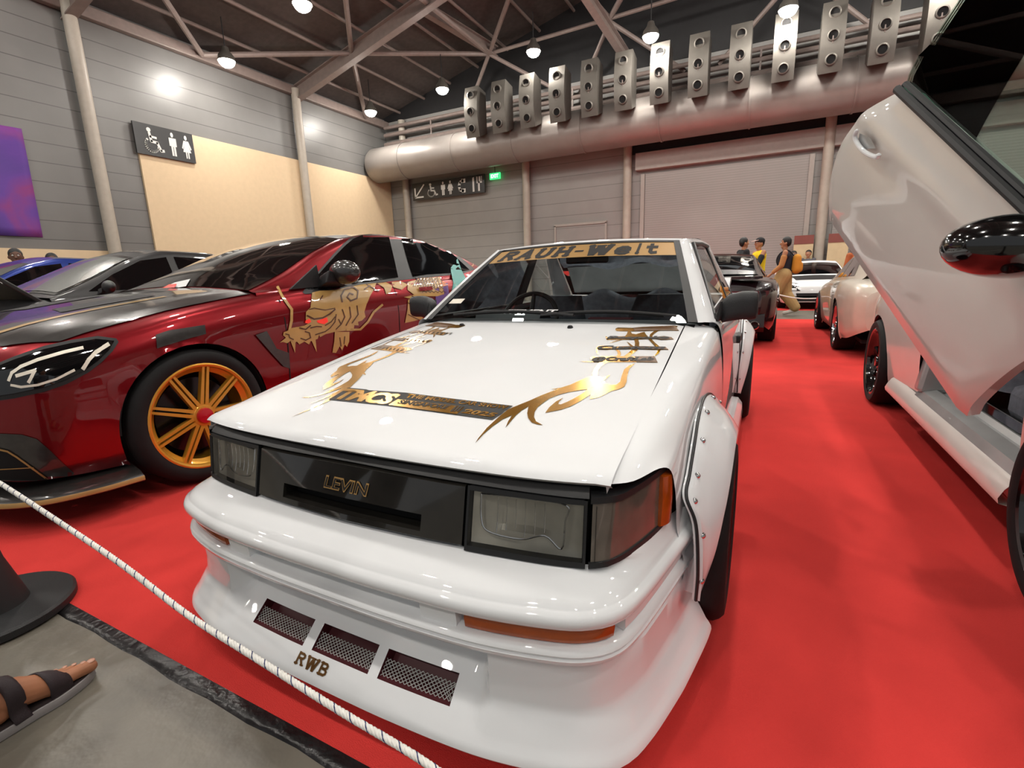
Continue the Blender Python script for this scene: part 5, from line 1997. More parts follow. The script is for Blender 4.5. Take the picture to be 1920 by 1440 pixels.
MB().grid([[w_((x, y, z)) for x, z in ((-.62, .30), (-.5, .26), (0, .26), (.7, .3))] for y in (1.4, 2.0, 2.7)]).build('cabin_floor', M['under'], pc.root, smooth=0)
mb = MB()
rows_ = []
for k in range(9):
    t = k/8
    rows_.append([w_((-.36+.25*math.cos(a), 2.35+.25*t+.1*math.sin(a), .42+.72*t)) for a in [2*PI*q/16 for q in range(16)]])
mb.grid(rows_, cv=True); mb.add(rows_[-1], [tuple(range(16))])
so = mb.build('seat', M['cloth'], pc.root, smooth=60)
MB().box(w_((-.36, 2.0, .40)), (.5, .5, .18)).build('seat_cushion', M['cloth'], so, smooth=40, bevel=.05)
MB().grid([[w_((x, y, z)) for x in (-.7, 0, .7)] for y, z in ((1.35, .88), (1.55, .86), (1.6, .6))]).build('dashboard', M['dash'], pc.root, smooth=30)
# side skirt with its bright lip
MB().grid([[w_((x, y, z)) for x, z in ((-.87, .315), (-.892, .30), (-.912, .27), (-.926, .235), (-.922, .215), (-.86, .20))] for y in (1.24, 1.5, 2.0, 2.5, 3.0, 3.22)]).build('side_skirt', M['pearl'], pc.root, smooth=50)
# the raised door -----------------------------------------------------------
DO = V((1.27, 1.457, 1.664)); DS = V((.33363563, -.67002885, -.66313544)); DD = V((-.03198042, .6949917, -.71830619)); DN = V((-.9421595, -.26085988, -.21044619))


def dpt(s, d, n=0.):
    return DO+DS*s+DD*d+DN*n


LFT = [(-.02, .015), (.10, -.115), (.20, -.19), (.32, -.243), (.48, -.262), (.60, -.258), (.728, -.288)]
RGT = [(-.02, 1.0), (.2, .985), (.343, .961), (.484, .94), (.684, .913), (.728, .905)]


def dbow(d):
    t = (d+.02)/.75
    return .045*math.sin(PI*min(1, t*.9))+.018*math.exp(-((d-.12)/.05)**2) - .02*max(0, d-.60)/.13


rows_, rows_b = [], []
for j in range(25):
    d = lerp(-.015, .70, j/24)
    a, b = interp(LFT, d), interp(RGT, d)
    r_, rb_ = [], []
    for i in range(31):
        t = i/30
        s_ = lerp(a, b, t)
        ed = min(1, min(t, 1-t)/.03)
        r_.append(dpt(s_, d+.02*(d/.7)*(1-t), dbow(d)-.012*(1-ed)**2))
        rb_.append(dpt(s_, d+.02*(d/.7)*(1-t), dbow(d)-.05))
    rows_.append(r_); rows_b.append(rb_)
mb = MB().grid(rows_).grid(rows_b)
rim_a = rows_[0]+[r[-1] for r in rows_[1:]]+rows_[-1][-2::-1]+[r[0] for r in rows_[-2:0:-1]]
rim_b = rows_b[0]+[r[-1] for r in rows_b[1:]]+rows_b[-1][-2::-1]+[r[0] for r in rows_b[-2:0:-1]]
mb.grid([[a, b] for a, b in zip(rim_a+rim_a[:1], rim_b+rim_b[:1])])
pdoor = mb.build('door', M['pearl'], pc.root, smooth=45, label='upward swung pearl door')
MB().tube(spline([dpt(s_, -.022, .012) for s_ in (.01, .3, .6, 1.0)], 4), .014, 8).tube(spline([dpt(s_, -.03, -.01) for s_ in (.01, .3, .6, 1.0)], 4), .012, 8).build('belt_seal', M['trim'], pdoor)
# inner trim and hinge arm that carries the door
MB().prism([dpt(a, b, -.055) for a, b in ((-.1, .15), (.9, .12), (.86, .62), (-.15, .62))], DN*-.05).build('door_card', M['dash'], pdoor, smooth=0, bevel=.01)
MB().tube([dpt(.9, .35, -.06), dpt(.98, .30, -.16), w_((-.78, 1.44, .70))], .03, 8).build('hinge_arm', M['black'], pdoor)
# frameless window leaning inward
al = R(24)
GU = (-DD*math.cos(al)-DN*math.sin(al)).normalized()
GO = dpt(0, -.03, -.02)
GN = DS.cross(GU).normalized()


def gpt(u, v):
    d = ray(u, v)
    return EYE+d*((GO-EYE).dot(GN)/d.dot(GN))


poly = [gpt(*q) for q in ((1697, 172), (1706, 140), (1724, 105), (1745, 84), (1800, 0), (1850, -60))]
poly += [GO+DS*1.02+GU*.30, GO+DS*1.02+GU*-.01, GO+DS*.02]
MB().add(poly, [tuple(range(len(poly)))]).build('door_window', M['doorglass'], pdoor, smooth=0, solid=.004)
gpoly = [gpt(*q) for q in ((1700, 172), (1712, 170), (1738, 176), (1765, 205), (1800, 250), (1850, 318), (1920, 395))]
M['greenedge'] = mat('green_glass_edge', (62, 92, 80), .15, coat=.6, var=.06)
MB().add([q+GN*(.006 if GN.dot(EYE-q) > 0 else -.006) for q in gpoly+[dpt(.70, -.03, .0), dpt(.02, -.03, .0)]], [tuple(range(len(gpoly)+2))]).build('window_edge', M['greenedge'], pdoor, smooth=0, label='green lower edge of the door window')
# mirror on the door
mc = EYE+ray(1893, 463)*1.78
mrx = (CR*1.0-CU*.02).normalized()
Mx = Matrix((mrx, mrx.cross(V((0, 0, 1))).normalized(), mrx.cross(mrx.cross(V((0, 0, 1)))).normalized()*-1)).transposed()
mi = MB().ball(mc, .1, 28, 18, (1.55, 1.0, .78), M=Mx).build('side_mirror', M['piano'], pdoor, smooth=180, label='glossy black teardrop mirror')
MB().tube([mc+CR*.02, dpt(.80, .0, .03)], .025, 10).build('mirror_stalk', M['piano'], mi)
# bright loop handle near the rear edge
hp = [(1607, 243), (1603, 255), (1607, 268), (1618, 282), (1632, 291), (1645, 294), (1648, 288)]


def dpix(u, v, n):
    d = ray(u, v); o = dpt(0, 0, n)
    return EYE+d*((o-EYE).dot(DN)/d.dot(DN))


MB().tube(spline([dpix(u, v, .062) for u, v in hp], 4), [.004]+[.0085]*23+[.004], 10).build('door_handle', M['white'], pdoor)
MB().add([dpix(u, v, .052) for u, v in ((1612, 250), (1632, 258), (1642, 278), (1620, 280), (1608, 265))], [(0, 1, 2, 3, 4)]).build('handle_cup', M['sill'], pdoor, smooth=0)

# ------------------------------------------------------------------ cars further off
def simple_car(name, label, xc, y0, dr, paint, sc=(1, 1, 1), glass_m=None, front=None, rear=None, group=None, low=0., rim=None, mirrors=True):
    L_ = 4.4*sc[1]
    k = sc[2]; w = sc[0]
    c = Car(name, label, xc, y0, dr, group=group)
    AXL = (.85*sc[1], 3.45*sc[1])
    c.body([(0, .66*w, .62*k, .56*k, .2), (.05, .74*w, .68*k, .60*k, .18), (.2, .82*w, .74*k, .66*k, .17), (.5, .88*w, .80*k, .74*k, .17), (.85*sc[1], .91*w, .87*k, .80*k, .17), (1.3*sc[1], .90*w, .92*k, .86*k, .17), (2.2*sc[1], .89*w, .95*k, .90*k, .17), (3.0*sc[1], .92*w, .97*k, .92*k, .17),
            (3.45*sc[1], .95*w, .98*k, .93*k, .18), (4.0*sc[1], .92*w, .96*k, .9*k, .22), (4.3*sc[1], .85*w, .93*k, .86*k, .3), (4.4*sc[1], .74*w, .88*k, .80*k, .36)], paint, AXL, .36, .33, n=70)
    g = [(1.2, .92, .76, .90, .80, .87), (1.6, 1.12, .70, 1.05, .80, .89), (2.0, 1.29, .62, 1.23, .79, .91), (2.35, 1.36, .58, 1.31, .78, .92), (2.8, 1.35, .58, 1.30, .78, .93), (3.3, 1.22, .60, 1.18, .76, .94), (3.8, 1.02, .66, 1.0, .72, .94)]
    c.cabin([(a*sc[1], b*k, x*w, d*k, e*w, f*k) for a, b, x, d, e, f in g], paint)
    gm = glass_m or M['glassdark']
    s1 = sc[1]
    c.patch('windshield', [[(-.74*w, 1.25*s1), (0, 1.2*s1), (.74*w, 1.25*s1), (.57*w, 2.02*s1), (-.57*w, 2.02*s1)]], 'top', gm)
    c.patch('rear_window', [[(-.56*w, 2.85*s1), (.56*w, 2.85*s1), (.62*w, 3.65*s1), (-.62*w, 3.65*s1)]], 'top', gm)
    for p in ([(1.5*s1, .945*k), (2.32*s1, .96*k), (2.32*s1, 1.26*k), (2.05*s1, 1.22*k), (1.75*s1, 1.09*k)], [(2.40*s1, .965*k), (3.3*s1, .985*k), (3.05*s1, 1.16*k), (2.75*s1, 1.25*k), (2.40*s1, 1.265*k)]):
        c.patch('side_window', [p], 'side', gm, both=True)
    c.wheels(AXL, .93*w, .33, .255, .24, rim or M['rimdark'], 8, 'star', dish=.04)
    if mirrors:
        c.mirror(.93*w, 1.6*s1, .98*k, paint, .08)
    B_ = [c.bodyo]
    c.patch('headlamp', [[(.45*w, .58*k), (.66*w, .60*k), (.78*w, .67*k), (.70*w, .70*k), (.5*w, .65*k)]], 'front', M['glassdark'], on=B_, both=True)
    c.patch('front_grille', [[(-.45*w, .28*k), (.45*w, .28*k), (.5*w, .45*k), (-.5*w, .45*k)]], 'front', M['black'], on=B_)
    return c


# black sports car seen from behind, beyond the white coupe
M['blackpaint'] = mat('black_cherry_paint', (26, 12, 16), .25, coat=1, var=.1, coat_rough=.02)
M['bluepaint'] = mat('deep_blue_paint', (24, 52, 138), .3, metal=.3, coat=1, var=.08)
M['bluecar_reflection'] = M['white']
bk = simple_car('sports_car', 'black cherry sports car seen from behind, beyond the white coupe', .06, 11.3, -1, M['blackpaint'], (1.09, 1.0, 1.02), mirrors=False)
bk.patch('tail_lamp', [[(-.86, .72), (.86, .72), (.92, .80), (-.92, .80)]], 'rear', M['maroon'], on=[bk.bodyo])
for sg in (1, -1):
    p = bk.w((sg*.74, 4.53, .335))
    MB().lathe([(.035, .14), (.058, .14), (.062, 0), (.052, -.01), (.046, .0), (.044, .13)], p, (0, 1, 0), 24).build('exhaust_tip', M['chrome'], bk.root, smooth=40)
MB().grid([[bk.w((x, y, z)) for x in (-.86, -.5, 0, .5, .86)] for y, z in ((4.3, .5), (4.44, .46), (4.46, .3), (4.3, .22))]).build('diffuser', M['plastic'], bk.root, smooth=20)
MB().grid([[bk.w((x, y, z)) for x in (-.8, 0, .8)] for y, z in ((4.05, .985), (4.3, 1.01), (4.42, 1.0), (4.42, .97))]).build('tail_spoiler', M['blackpaint'], bk.root, smooth=40)

# off-white coupe behind the pearl one
M['ivory'] = mat('ivory_paint', (206, 196, 180), .4, coat=.8, var=.06)
fw = simple_car('coupe_car', 'off-white coupe parked behind the pearl coupe, showing chrome wheels', 2.66, 10.75, -1, M['ivory'], (.96, 1.06, .98), rim=M['chrome'], mirrors=False)
# distant white sports car facing us
dw = simple_car('sports_car', 'distant white sports car with black lamps beyond the grey aisle', 2.15, 14.8, 1, M['white'], (1.0, 1.0, .98))
dw.patch('lamp_mask', [[(-.84, .52), (-.40, .50), (-.46, .70), (-.72, .74)], [(.84, .52), (.40, .50), (.46, .70), (.72, .74)]], 'front', M['black'], on=[dw.bodyo])
dw.patch('hood_panel', [[(-.5, .5), (.5, .5), (.62, 1.15), (-.62, 1.15)]], 'top', M['black'])
dw.patch('lower_intake', [[(-.8, .22), (.8, .22), (.7, .36), (-.7, .36)]], 'front', M['black'], on=[dw.bodyo])
dk_ = simple_car('hatchback_car', 'distant dark car right of the white sports car by the back wall', 4.6, 15.0, 1, M['blackpaint'], (1.0, 1.0, 1.05))

# left of the sedan: black car with raised hood, blue car behind it
M['satinblack'] = mat('satin_black_paint', (26, 26, 28), .4, coat=.7, var=.12)
M['glass_reflection'] = mat('painted_reflection', (112, 116, 112), .25, coat=1, var=.1)  # grey reflection painted over the black car's windshield
lb = simple_car('hatchback_car', 'black car with its hood propped open, left of the red sedan', -5.9, .12, 1, M['satinblack'], (1.0, 1.06, 1.14))
lb.patch('windshield_reflection', [[(-.70, 1.36), (0, 1.31), (.70, 1.36), (.57, 2.08), (-.57, 2.08)]], 'top', M['glass_reflection'], off=.007)
hp_ = [lb.w(p) for p in ((-.72, 1.28, .97), (.72, 1.28, .97), (.66, .62, 1.56), (-.66, .62, 1.56))]
ob = MB().prism(hp_, (0, -.03, -.03)).build('open_hood', M['satinblack'], lb.root, smooth=0, bevel=.01)
MB().cyl(lb.w((.5, .5, .8)), lb.w((.55, .78, 1.40)), .01).build('hood_prop', M['chrome'], ob)
MB().box(lb.w((0, .75, .80)), (.9, .55, .12)).build('engine_cover', M['plastic'], lb.root, smooth=0, bevel=.03)
lb.patch('door_gap', [[(2.33, .3), (2.345, .3), (2.345, .95), (2.33, .95)]], 'side', M['hole'], both=True)
lu = simple_car('saloon_car', 'deep blue car with a white reflection painted on its hood, parked behind the black car', -8.6, .1, 1, M['bluepaint'], (1.0, 1.1, 1.17))
lu.patch('hood', [[(-.7, .3), (0, .12), (.7, .3), (.76, 1.3), (-.76, 1.3)]], 'top', M['white'], on=[lu.bodyo], off=.006, label='white reflection painted on the hood')  # pale reflection painted as a white patch over the blue hood
# ------------------------------------------------------------------ people
M['skin_a'] = mat('tan_skin', (176, 124, 92), .6, var=.06)
M['skin_b'] = mat('brown_skin', (104, 70, 54), .6, var=.06)
M['hair'] = mat('black_hair', (18, 15, 15), .55, var=.3, vscale=60)
M['yellow'] = mat('yellow_cloth', (240, 206, 18), .8, var=.05)
M['blackcloth'] = mat('black_cloth', (28, 28, 32), .85, var=.15)
M['navy'] = mat('navy_cloth', (36, 38, 48), .85, var=.12)
M['khaki'] = mat('khaki_cloth', (178, 148, 98), .85, var=.08)
M['ochre'] = mat('ochre_cloth', (206, 140, 44), .8, var=.08)
M['tanshirt'] = mat('tan_sleeve', (182, 128, 76), .8, var=.06)
M['rust'] = mat('rust_cloth', (176, 96, 52), .8, var=.1)
M['shoe'] = mat('white_shoe', (222, 218, 210), .6, var=.04)
M['cap'] = mat('pale_visor', (220, 190, 180), .7, var=.04)
M['grey'] = mat('grey_cloth', (90, 90, 96), .85, var=.1)
M['eyew'] = mat('eye_white', (230, 226, 220), .3, var=.02)
M['lip'] = mat('lips', (140, 80, 70), .5, var=.05)


def person(loc, face, H, skin, top, trousers, label, stride=.0, arms=(.1, .1), sleeve=.9, shoes='shoe', cap=None, group=None, hairlen=0., bag=None, wide=1.0, sleeve_m=None, left=None, voxel=.0085):
    """standing or walking figure; face: heading angle of the nose in radians (0 = +x)"""
    k = H/1.75
    f = V((math.cos(face), math.sin(face), 0)); l = V((-f.y, f.x, 0)); u = V((0, 0, 1))
    o = V(loc)
    P = lambda a, b, c: o+(f*a+l*b+u*c)*k       # forward, left, up
    J = {}
    for s, nm in ((1, 'L'), (-1, 'R')):
        st = stride*s
        J['hip'+nm] = P(0, .09*s, .92)
        J['kne'+nm] = P(st*.5+(.05 if st < 0 else .06), .095*s, .50)
        J['ank'+nm] = P(st-(.06 if st < 0 else 0), .095*s, .09+(.07 if st < 0 else 0))
        J['toe'+nm] = P(st+.15, .105*s, .035)
        J['sho'+nm] = P(0, .185*s, 1.43)
        sw = arms[0 if s > 0 else 1]
        J['elb'+nm] = P(-.02+sw*.5, .235*s, 1.14)
        J['wri'+nm] = P(.06+sw*1.3, .22*s, .92+max(0, sw)*.25)
    if left:
        J['ankL'] = left[0]
        J['kneL'] = P(stride*.55+.10, .095, .50)
    b = MB()
    if left:
        b.add(left[1].v, left[1].f)
    b.capsule(P(0, 0, .95), .135*k, P(0, 0, 1.12), .125*k, 18)
    b.capsule(P(0, 0, 1.10), .13*k, P(.0, 0, 1.33), .145*k, 18)
    b.capsule(P(0, -.13, 1.36), .085*k, P(0, .13, 1.36), .085*k, 14)
    b.capsule(P(0, -.07, .92), .11*k, P(0, .07, .92), .11*k, 14)
    b.capsule(P(-.01, 0, 1.38), .06*k, P(.02, 0, 1.54), .052*k, 12)
    # head: skull, jaw, nose, ears
    b.ball(P(.015, 0, 1.655), .098*k, 20, 14, (1, .82, 1.14))
    b.capsule(P(.045, 0, 1.60), .062*k, P(.062, 0, 1.562), .045*k, 12)
    b.capsule(P(.108, 0, 1.655), .011*k, P(.122, 0, 1.622), .017*k, 8)
    for s in (1, -1):
        b.ball(P(.0, .088*s, 1.635), .024*k, 8, 6, (.8, .5, 1.2))
    for nm in 'LR':
        b.capsule(J['hip'+nm], .092*k, J['kne'+nm], .058*k)
        b.capsule(J['kne'+nm], .06*k, J['kne'+nm].lerp(J['ank'+nm], .35), .056*k)
        b.capsule(J['kne'+nm].lerp(J['ank'+nm], .35), .055*k, J['ank'+nm], .036*k)
        if not (left and nm == 'L'):
            b.capsule(J['ank'+nm]+V((0, 0, -.04*k)), .04*k, J['toe'+nm], .032*k)
        b.capsule(J['sho'+nm], .056*k, J['elb'+nm], .042*k)
        b.capsule(J['elb'+nm], .041*k, J['wri'+nm], .027*k)
        d = (J['wri'+nm]-J['elb'+nm]).normalized()
        s = 1 if nm == 'L' else -1
        w0 = J['wri'+nm]
        pal = w0+d*.075*k
        b.capsule(w0, .026*k, pal, .030*k, 10)
        for q, (off, ln) in enumerate(((-.027, .065), (-.009, .075), (.009, .07), (.026, .055))):
            r0 = pal+f*off*k+d*.01*k
            m1 = r0+d*ln*.55*k-l*s*.008*k
            b.capsule(r0, .0095*k, m1, .009*k, 8, 3)
            b.capsule(m1, .009*k, m1+d*ln*.45*k-l*s*.016*k, .0078*k, 8, 3)
        t0 = w0+d*.03*k+f*.022*k
        b.capsule(t0, .012*k, t0+d*.03*k+f*.022*k-l*s*.01*k, .010*k, 8, 3)
        b.capsule(t0+d*.03*k+f*.022*k-l*s*.01*k, .0098*k, t0+d*.058*k+f*.026*k-l*s*.014*k, .0085*k, 8, 3)
    me = organic(b, 'person', skin, None, voxel*k, 3)
    tag(me, label, 'person', group)
    # hair
    h = MB()
    h.ball(P(-.004, 0, 1.685), .103*k, 20, 12, (1.0, .88, 1.02))
    h.ball(P(-.035, 0, 1.655), .088*k, 16, 10, (.8, .98, 1.1+hairlen))
    ho = organic(h, 'hair', M['hair'], me, .011, 1)
    # trim the hair off the face
    bm = bmesh.new(); bm.from_mesh(ho.data)
    g = [v for v in bm.verts if (V(v.co)-P(0, 0, 0)).dot(f) > .062*k and (v.co.z-o.z) < 1.705*k]
    bmesh.ops.delete(bm, geom=g, context='VERTS'); bm.to_mesh(ho.data); bm.free()
    # face
    for s in (1, -1):
        e = MB().ball(P(.101, .034*s, 1.662), .0125*k, 10, 6).build('eye', M['eyew'], me, smooth=180)
        MB().ball(P(.1105, .035*s, 1.662), .0058*k, 8, 5).build('pupil', M['hair'], e, smooth=180)
        MB().tube([P(.100, .018*s, 1.685), P(.105, .035*s, 1.69), P(.094, .052*s, 1.683)], .004*k, 6).build('eyebrow', M['hair'], me)
    MB().tube([P(.094, -.022, 1.588), P(.104, 0, 1.59), P(.094, .022, 1.588)], .006*k, 6).build('mouth', M['lip'], me)
    # shirt
    c = MB()
    c.capsule(P(0, 0, .98), .155*k, P(0, 0, 1.15), .145*k, 18)
    c.capsule(P(0, 0, 1.10), .147*k, P(0, 0, 1.32), .158*k, 18)
    c.capsule(P(0, -.13, 1.365), .094*k, P(0, .13, 1.365), .094*k, 14)
    c.capsule(P(0, 0, 1.40), .078*k, P(0, 0, 1.44), .07*k, 12)
    if sleeve_m is None:
        for nm in 'LR':
            c.capsule(J['sho'+nm], .07*k, J['sho'+nm].lerp(J['elb'+nm], min(1, sleeve)), .058*k)
            if sleeve > 1:
                c.capsule(J['elb'+nm], .056*k, J['elb'+nm].lerp(J['wri'+nm], sleeve-1), .042*k)
    organic(c, 'shirt', top, me, .011, 2)
    if sleeve_m is not None:
        for nm in 'LR':
            c = MB()
            c.capsule(J['sho'+nm].lerp(J['elb'+nm], .35), .066*k, J['elb'+nm], .06*k)
            c.capsule(J['elb'+nm], .056*k, J['elb'+nm].lerp(J['wri'+nm], .75), .045*k)
            organic(c, 'sleeve', sleeve_m, me, .011, 2)
    t = MB()
    t.capsule(P(0, -.07, .93), .128*k*wide**.5, P(0, .07, .93), .128*k*wide**.5, 14)
    t.capsule(P(0, 0, .96), .145*k, P(0, 0, 1.02), .145*k, 16)
    for nm in 'LR':
        t.capsule(J['hip'+nm], .108*k*wide, J['kne'+nm], .085*k*wide)
        if left:
            continue
        t.capsule(J['kne'+nm], .086*k*wide, J['ank'+nm]+V((0, 0, .03*k)), .07*k*wide)
    organic(t, 'trousers', trousers, me, .011, 2)
    for nm in ('R' if left else 'LR'):
        s_ = MB()
        s_.capsule(J['ank'+nm]+V((0, 0, -.035*k))-f*.03*k, .047*k, J['toe'+nm]+V((0, 0, .012*k)), .043*k)
        for v in range(len(s_.v)):
            x, y, z = s_.v[v]
            if abs(J['ank'+nm].z-o.z) < .12*k:
                s_.v[v] = (x, y, max(z, o.z+.002))
        s_.build('shoe', M[shoes], me, smooth=180)
    if cap:
        MB().ball(P(.0, 0, 1.70), .108*k, 18, 10, (1, .88, .8)).build('cap', M['blackcloth'], me, smooth=180)
        MB().prism([P(.08, y, 1.705+.01*math.cos(y*14)) for y in (-.075, -.03, .03, .075)]+[P(.19, y, 1.69) for y in (.05, .0, -.05)], (0, 0, .012)).build('visor', cap, me, smooth=0)
    if bag:
        g = MB()
        g.capsule(P(-.24, -.05, 1.05), .10*k, P(-.24, -.05, 1.30), .09*k)
        g.capsule(P(-.24, .05, 1.05), .10*k, P(-.24, .05, 1.30), .09*k)
        g.capsule(P(-.30, 0, 1.05), .07*k, P(-.30, 0, 1.15), .07*k)
        bo = organic(g, 'backpack', bag, None, .012, 3)
        tag(bo, 'ochre backpack worn by the walker in khaki trousers', 'backpack')
        for s in (1, -1):
            MB().tube(spline([P(-.17, .10*s, 1.36), P(-.05, .115*s, 1.475), P(.10, .115*s, 1.42), P(.165, .11*s, 1.25), P(.06, .15*s, 1.06), P(-.16, .10*s, 1.02)], 5), .016*k, 6).build('strap', M['blackcloth'], bo)
    return me


person((1.27, 12.8, 0), PI*.98, 1.80, M['skin_a'], M['navy'], M['khaki'], 'person with ochre backpack and wide khaki trousers walking left along the aisle', stride=.22, arms=(.15, -.1), sleeve=.5, bag=M['ochre'], wide=1.6, sleeve_m=M['tanshirt'])
person((.70, 13.5, 0), PI*1.17, 1.86, M['skin_a'], M['yellow'], M['blackcloth'], 'person in a yellow shirt with black sleeves and pale visor cap', stride=.1, arms=(.35, .3), cap=M['cap'], sleeve_m=M['blackcloth'])
person((.30, 14.1, 0), PI*.15, 1.92, M['skin_a'], M['blackcloth'], M['navy'], 'dark-haired person in black facing the person in yellow', arms=(.1, .1))
person((2.62, 12.75, 0), PI*.8, 1.64, M['skin_b'], M['rust'], M['navy'], 'person in a rust orange top behind the off-white coupe', arms=(.1, .2))
person((-10.5, 3.05, 0), -.35, 1.80, M['skin_b'], M['blackcloth'], M['grey'], 'leftmost of two people in dark tops behind the blue car', arms=(.1, .1))
person((-11.0, 3.72, 0), -.4, 1.77, M['skin_b'], M['navy'], M['grey'], 'right one of two people in dark tops behind the blue car', arms=(.1, .1))
person((1.72, 19.9, 0), -1.3, 1.70, M['skin_b'], M['blackcloth'], M['navy'], 'far person in black standing left of the slim back column', arms=(.1, .1))
person((2.20, 20.35, 0), -1.8, 1.72, M['skin_a'], M['grey'], M['navy'], 'far person in grey standing in front of the cream notice board', arms=(.1, .1))

# ------------------------------------------------------------------ rope, stanchion and the sandalled foot in the foreground
M['rope'] = mat('white_rope', (226, 224, 218), .8, var=.06, vscale=40)
M['ropeblue'] = mat('blue_rope_fleck', (40, 50, 96), .8, var=.1)
RY = -.36
rp_ = [at(1, RY-.01, u, v) for u, v in ((0, 905), (120, 985), (240, 1065), (345, 1150), (450, 1215), (560, 1285), (680, 1360), (820, 1440))]
P0 = V((-1.45, -.345, .655))
ctl = [P0, V((-1.2, -.35, .595))]+rp_+[V((.72, RY-.01, .325)), V((1.2, RY-.01, .40)), V((1.75, -.36, .655))]
# even, gently sagging curve through the traced points
dense = spline(ctl, 14)
sm = [V(p) for p in dense]
for _ in range(60):
    sm = [sm[0]]+[(a+b*2+c)/4 for a, b, c in zip(sm, sm[1:], sm[2:])]+[sm[-1]]
L = [0.]
for a, b in zip(sm, sm[1:]):
    L.append(L[-1]+(b-a).length)


def along(d):
    for i in range(len(L)-1):
        if L[i+1] >= d:
            return sm[i].lerp(sm[i+1], (d-L[i])/max(1e-9, L[i+1]-L[i])), (sm[i+1]-sm[i]).normalized()
    return sm[-1], (sm[-1]-sm[-2]).normalized()


mb = MB()
NS = 620
for s in range(4):
    pts, rr = [], []
    for i in range(NS+1):
        p, d = along(L[-1]*i/NS)
        x, y = frame(d)
        th = 2*PI*(i/NS*L[-1]/.034)+s*PI/2
        pts.append(p+(x*math.cos(th)+y*math.sin(th))*.0030)
    k0 = len(mb.f)
    mb.tube(pts, .0033, 6)
    if s == 0:
        for q in range(k0, len(mb.f)):
            seg = (q-k0)//6
            pass
pts = []
for i in range(NS+1):
    p, d = along(L[-1]*i/NS)
    x, y = frame(d)
    th = 2*PI*(i/NS*L[-1]/.034)+PI/4
    pts.append(p+(x*math.cos(th)+y*math.sin(th))*.0056)
mb.tube(pts, .0010, 5, mi=1)
ro = mb.build('barrier_rope', [M['rope'], M['ropeblue']], None, smooth=180)
tag(ro, 'white twisted barrier rope with blue flecks in front of the white coupe', 'rope')


def stanchion(x, y, label, post_label=None):
    r_ = empty('stanchion', (x, y, 0), label, 'stanchion')
    MB().lathe([(.001, .0), (.215, 0), (.222, .006), (.222, .028), (.214, .036), (.06, .044), (.001, .044)], (x, y, -.006), (0, 0, 1), 56).build('base', M['plastic'], r_, smooth=40)
    MB().lathe([(.001, .04), (.10, .04), (.085, .10), (.06, .20), (.04, .35), (.03, .9), (.034, .92), (.034, .97), (.02, .99), (.001, .992)], (x, y, -.006), (0, 0, 1), 32).build('post', M['black'], r_, smooth=50)
    MB().lathe([(.034, -.012), (.04, -.012), (.04, .012), (.034, .012)], (x, y, .655), (0, 0, 1), 24).build('rope_ring', M['plastic'], r_, smooth=30)
    return r_


stanchion(-1.385, -.335, 'black stanchion with round rubber base at the left edge of the carpet')
stanchion(1.80, -.36, 'black stanchion holding the right end of the white rope')
# far rope of the aisle
fr_ = [V((.9, 12.3, .62)), V((1.35, 12.3, .47)), V((1.8, 12.3, .42)), V((2.4, 12.3, .47)), V((3.3, 12.3, .62))]
tag(MB().tube(spline(fr_, 8), .014, 8).build('barrier_rope', M['rope']), 'far white barrier rope crossing the grey aisle behind the walker', 'rope')
stanchion(.88, 12.3, 'far black stanchion hidden behind the black sports car')
stanchion(3.33, 12.3, 'far black stanchion behind the off-white coupe')

# foot ---------------------------------------------------------------------
M['skin_f'] = mat('warm_foot_skin', (168, 112, 80), .55, var=.1, vscale=30)
M['strap'] = mat('dark_sandal_strap', (48, 38, 42), .7, var=.15, bump=.2, bscale=300)
M['sole'] = mat('grey_sandal_sole', (150, 146, 146), .7, var=.08)
M['insole'] = mat('dark_insole', (60, 50, 50), .8, var=.1)
M['nail'] = mat('toe_nail', (196, 148, 126), .3, var=.03)
FX = V((-.672, -.325, -.006))                      # tip of the big toe side
fa = (V((-.745, -.318, 0))-V((-.745, -.60, 0)))
HEEL = V((-.735, -.605, -.006)); TIP = V((-.764, -.325, -.006))
fd = (TIP-HEEL).normalized()                      # heel -> toe
fl_ = V((-fd.y, fd.x, 0))                         # to the foot's left


def fp3(a, b, c):
    return HEEL+fd*a+fl_*b+V((0, 0, c))


b = MB()
b.capsule(fp3(.035, 0, .055), .034, fp3(.09, .0, .062), .037, 16)
b.capsule(fp3(.06, 0, .10), .036, fp3(.13, 0, .082), .034, 16)
b.capsule(fp3(.11, -.006, .086), .040, fp3(.190, -.020, .056), .030, 16)
b.capsule(fp3(.10, .014, .064), .038, fp3(.18, .022, .048), .027, 16)
b.capsule(fp3(.19, -.022, .050), .026, fp3(.185, .028, .044), .022, 12)
b.capsule(fp3(.055, 0, .11), .038, fp3(.035, .0, .16), .037, 16)
for s in (1, -1):
    b.ball(fp3(.062, .035*s, .115), .016, 10, 8)
TO = [(-.026, .198, .278, .0165, .0175, .041), (-.001, .205, .272, .0115, .0112, .037), (.017, .203, .260, .0108, .0104, .036), (.032, .198, .246, .0102, .0098, .035), (.045, .190, .230, .0096, .0094, .034)]
for off, a0, a1, r0, r1, z in TO:
    b.capsule(fp3(a0, off, z+.004), r0*1.1, fp3(lerp(a0, a1, .5), off*1.05, z+.004), r0, 10)
    b.capsule(fp3(lerp(a0, a1, .5), off*1.05, z+.004), r0, fp3(a1, off*1.08, z-.002), r1, 10)
ST = .25
po = fp3(.055, 0, .006)-fl_*.095-fd*ST
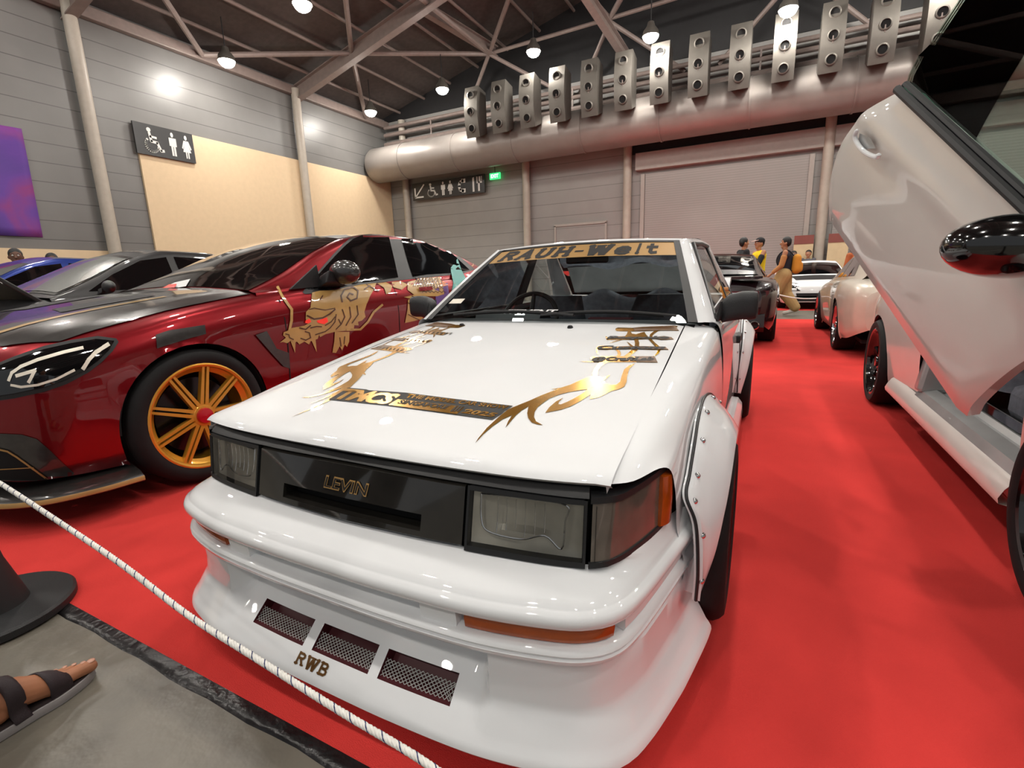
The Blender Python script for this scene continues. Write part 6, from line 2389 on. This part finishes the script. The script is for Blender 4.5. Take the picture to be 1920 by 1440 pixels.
foot = person((po.x, po.y, -.006), math.atan2(fd.y, fd.x), 1.70, M['skin_f'], M['grey'], M['navy'], 'visitor stepping past the stanchion in open sandals, only one foot in view at lower left', stride=ST, arms=(.1, .1), shoes='strap', left=(fp3(.05, 0, .12), b), voxel=.0036)
for off, a0, a1, r0, r1, z in TO:
    MB().ball(fp3(a1+.004, off*1.08, z+r1*.72), r1*.62, 10, 6, (1, 1, .35)).build('toenail', M['nail'], foot, smooth=180)
out = []
for i in range(41):
    t = 2*PI*i/40
    a = .145+.150*math.cos(t)
    hw = interp([(-.01, .036), (.06, .037), (.14, .040), (.2, .050), (.25, .050), (.30, .034)], a)
    e = abs(math.sin(t))**.62*(1 if math.sin(t) >= 0 else -1)
    out.append((a, -.004+hw*e))
lv = [(.0, .96), (.004, 1.0), (.017, 1.02), (.022, 1.0), (.0235, .94)]
mb = MB().grid([[fp3(a, (q+.004)*k_-.004, z) for a, q in out[:-1]] for z, k_ in lv], cv=True)
mb.add([fp3(a, q, 0) for a, q in out[:-1]], [tuple(range(40))])
so_ = mb.build('sandal', M['sole'], foot, smooth=40)
MB().add([fp3(a, (q+.004)*.93-.004, .024) for a, q in out[:-1]], [tuple(range(40))]).build('insole', M['insole'], so_, smooth=0)


FB = bvh(foot)


def strap(c0, c1, w, name, lift=.008):
    """band wrapped over the foot between two edges of the sole"""
    rows_ = []
    for i in range(25):
        t = i/24
        th = lerp(-.12, PI+.12, t)
        row = []
        for k_ in range(5):
            ww = (k_/4-.5)*w
            a = lerp(c0, c1, t)+ww
            cen = fp3(a, .0, .018)
            d = (fl_*-math.cos(th)+V((0, 0, 1))*math.sin(th)).normalized()
            loc, nor, ix, ds = FB.ray_cast(cen+d*.16, -d)
            p = loc+d*(lift-.002*(k_ in (0, 4))) if loc and loc.z > .0 else cen+d*.045
            if p.z < .012:
                p.z = .012
            row.append(p)
        rows_.append(row)
    sm_ = [[p.copy() for p in r] for r in rows_]
    for i in range(1, 24):
        for k_ in range(5):
            sm_[i][k_] = (rows_[i-1][k_]+rows_[i][k_]*2+rows_[i+1][k_])/4
    return MB().grid(sm_).build(name, M['strap'], so_, smooth=180, solid=.003)


strap(.205, .19, .05, 'strap')
strap(.12, .10, .035, 'strap', .016)
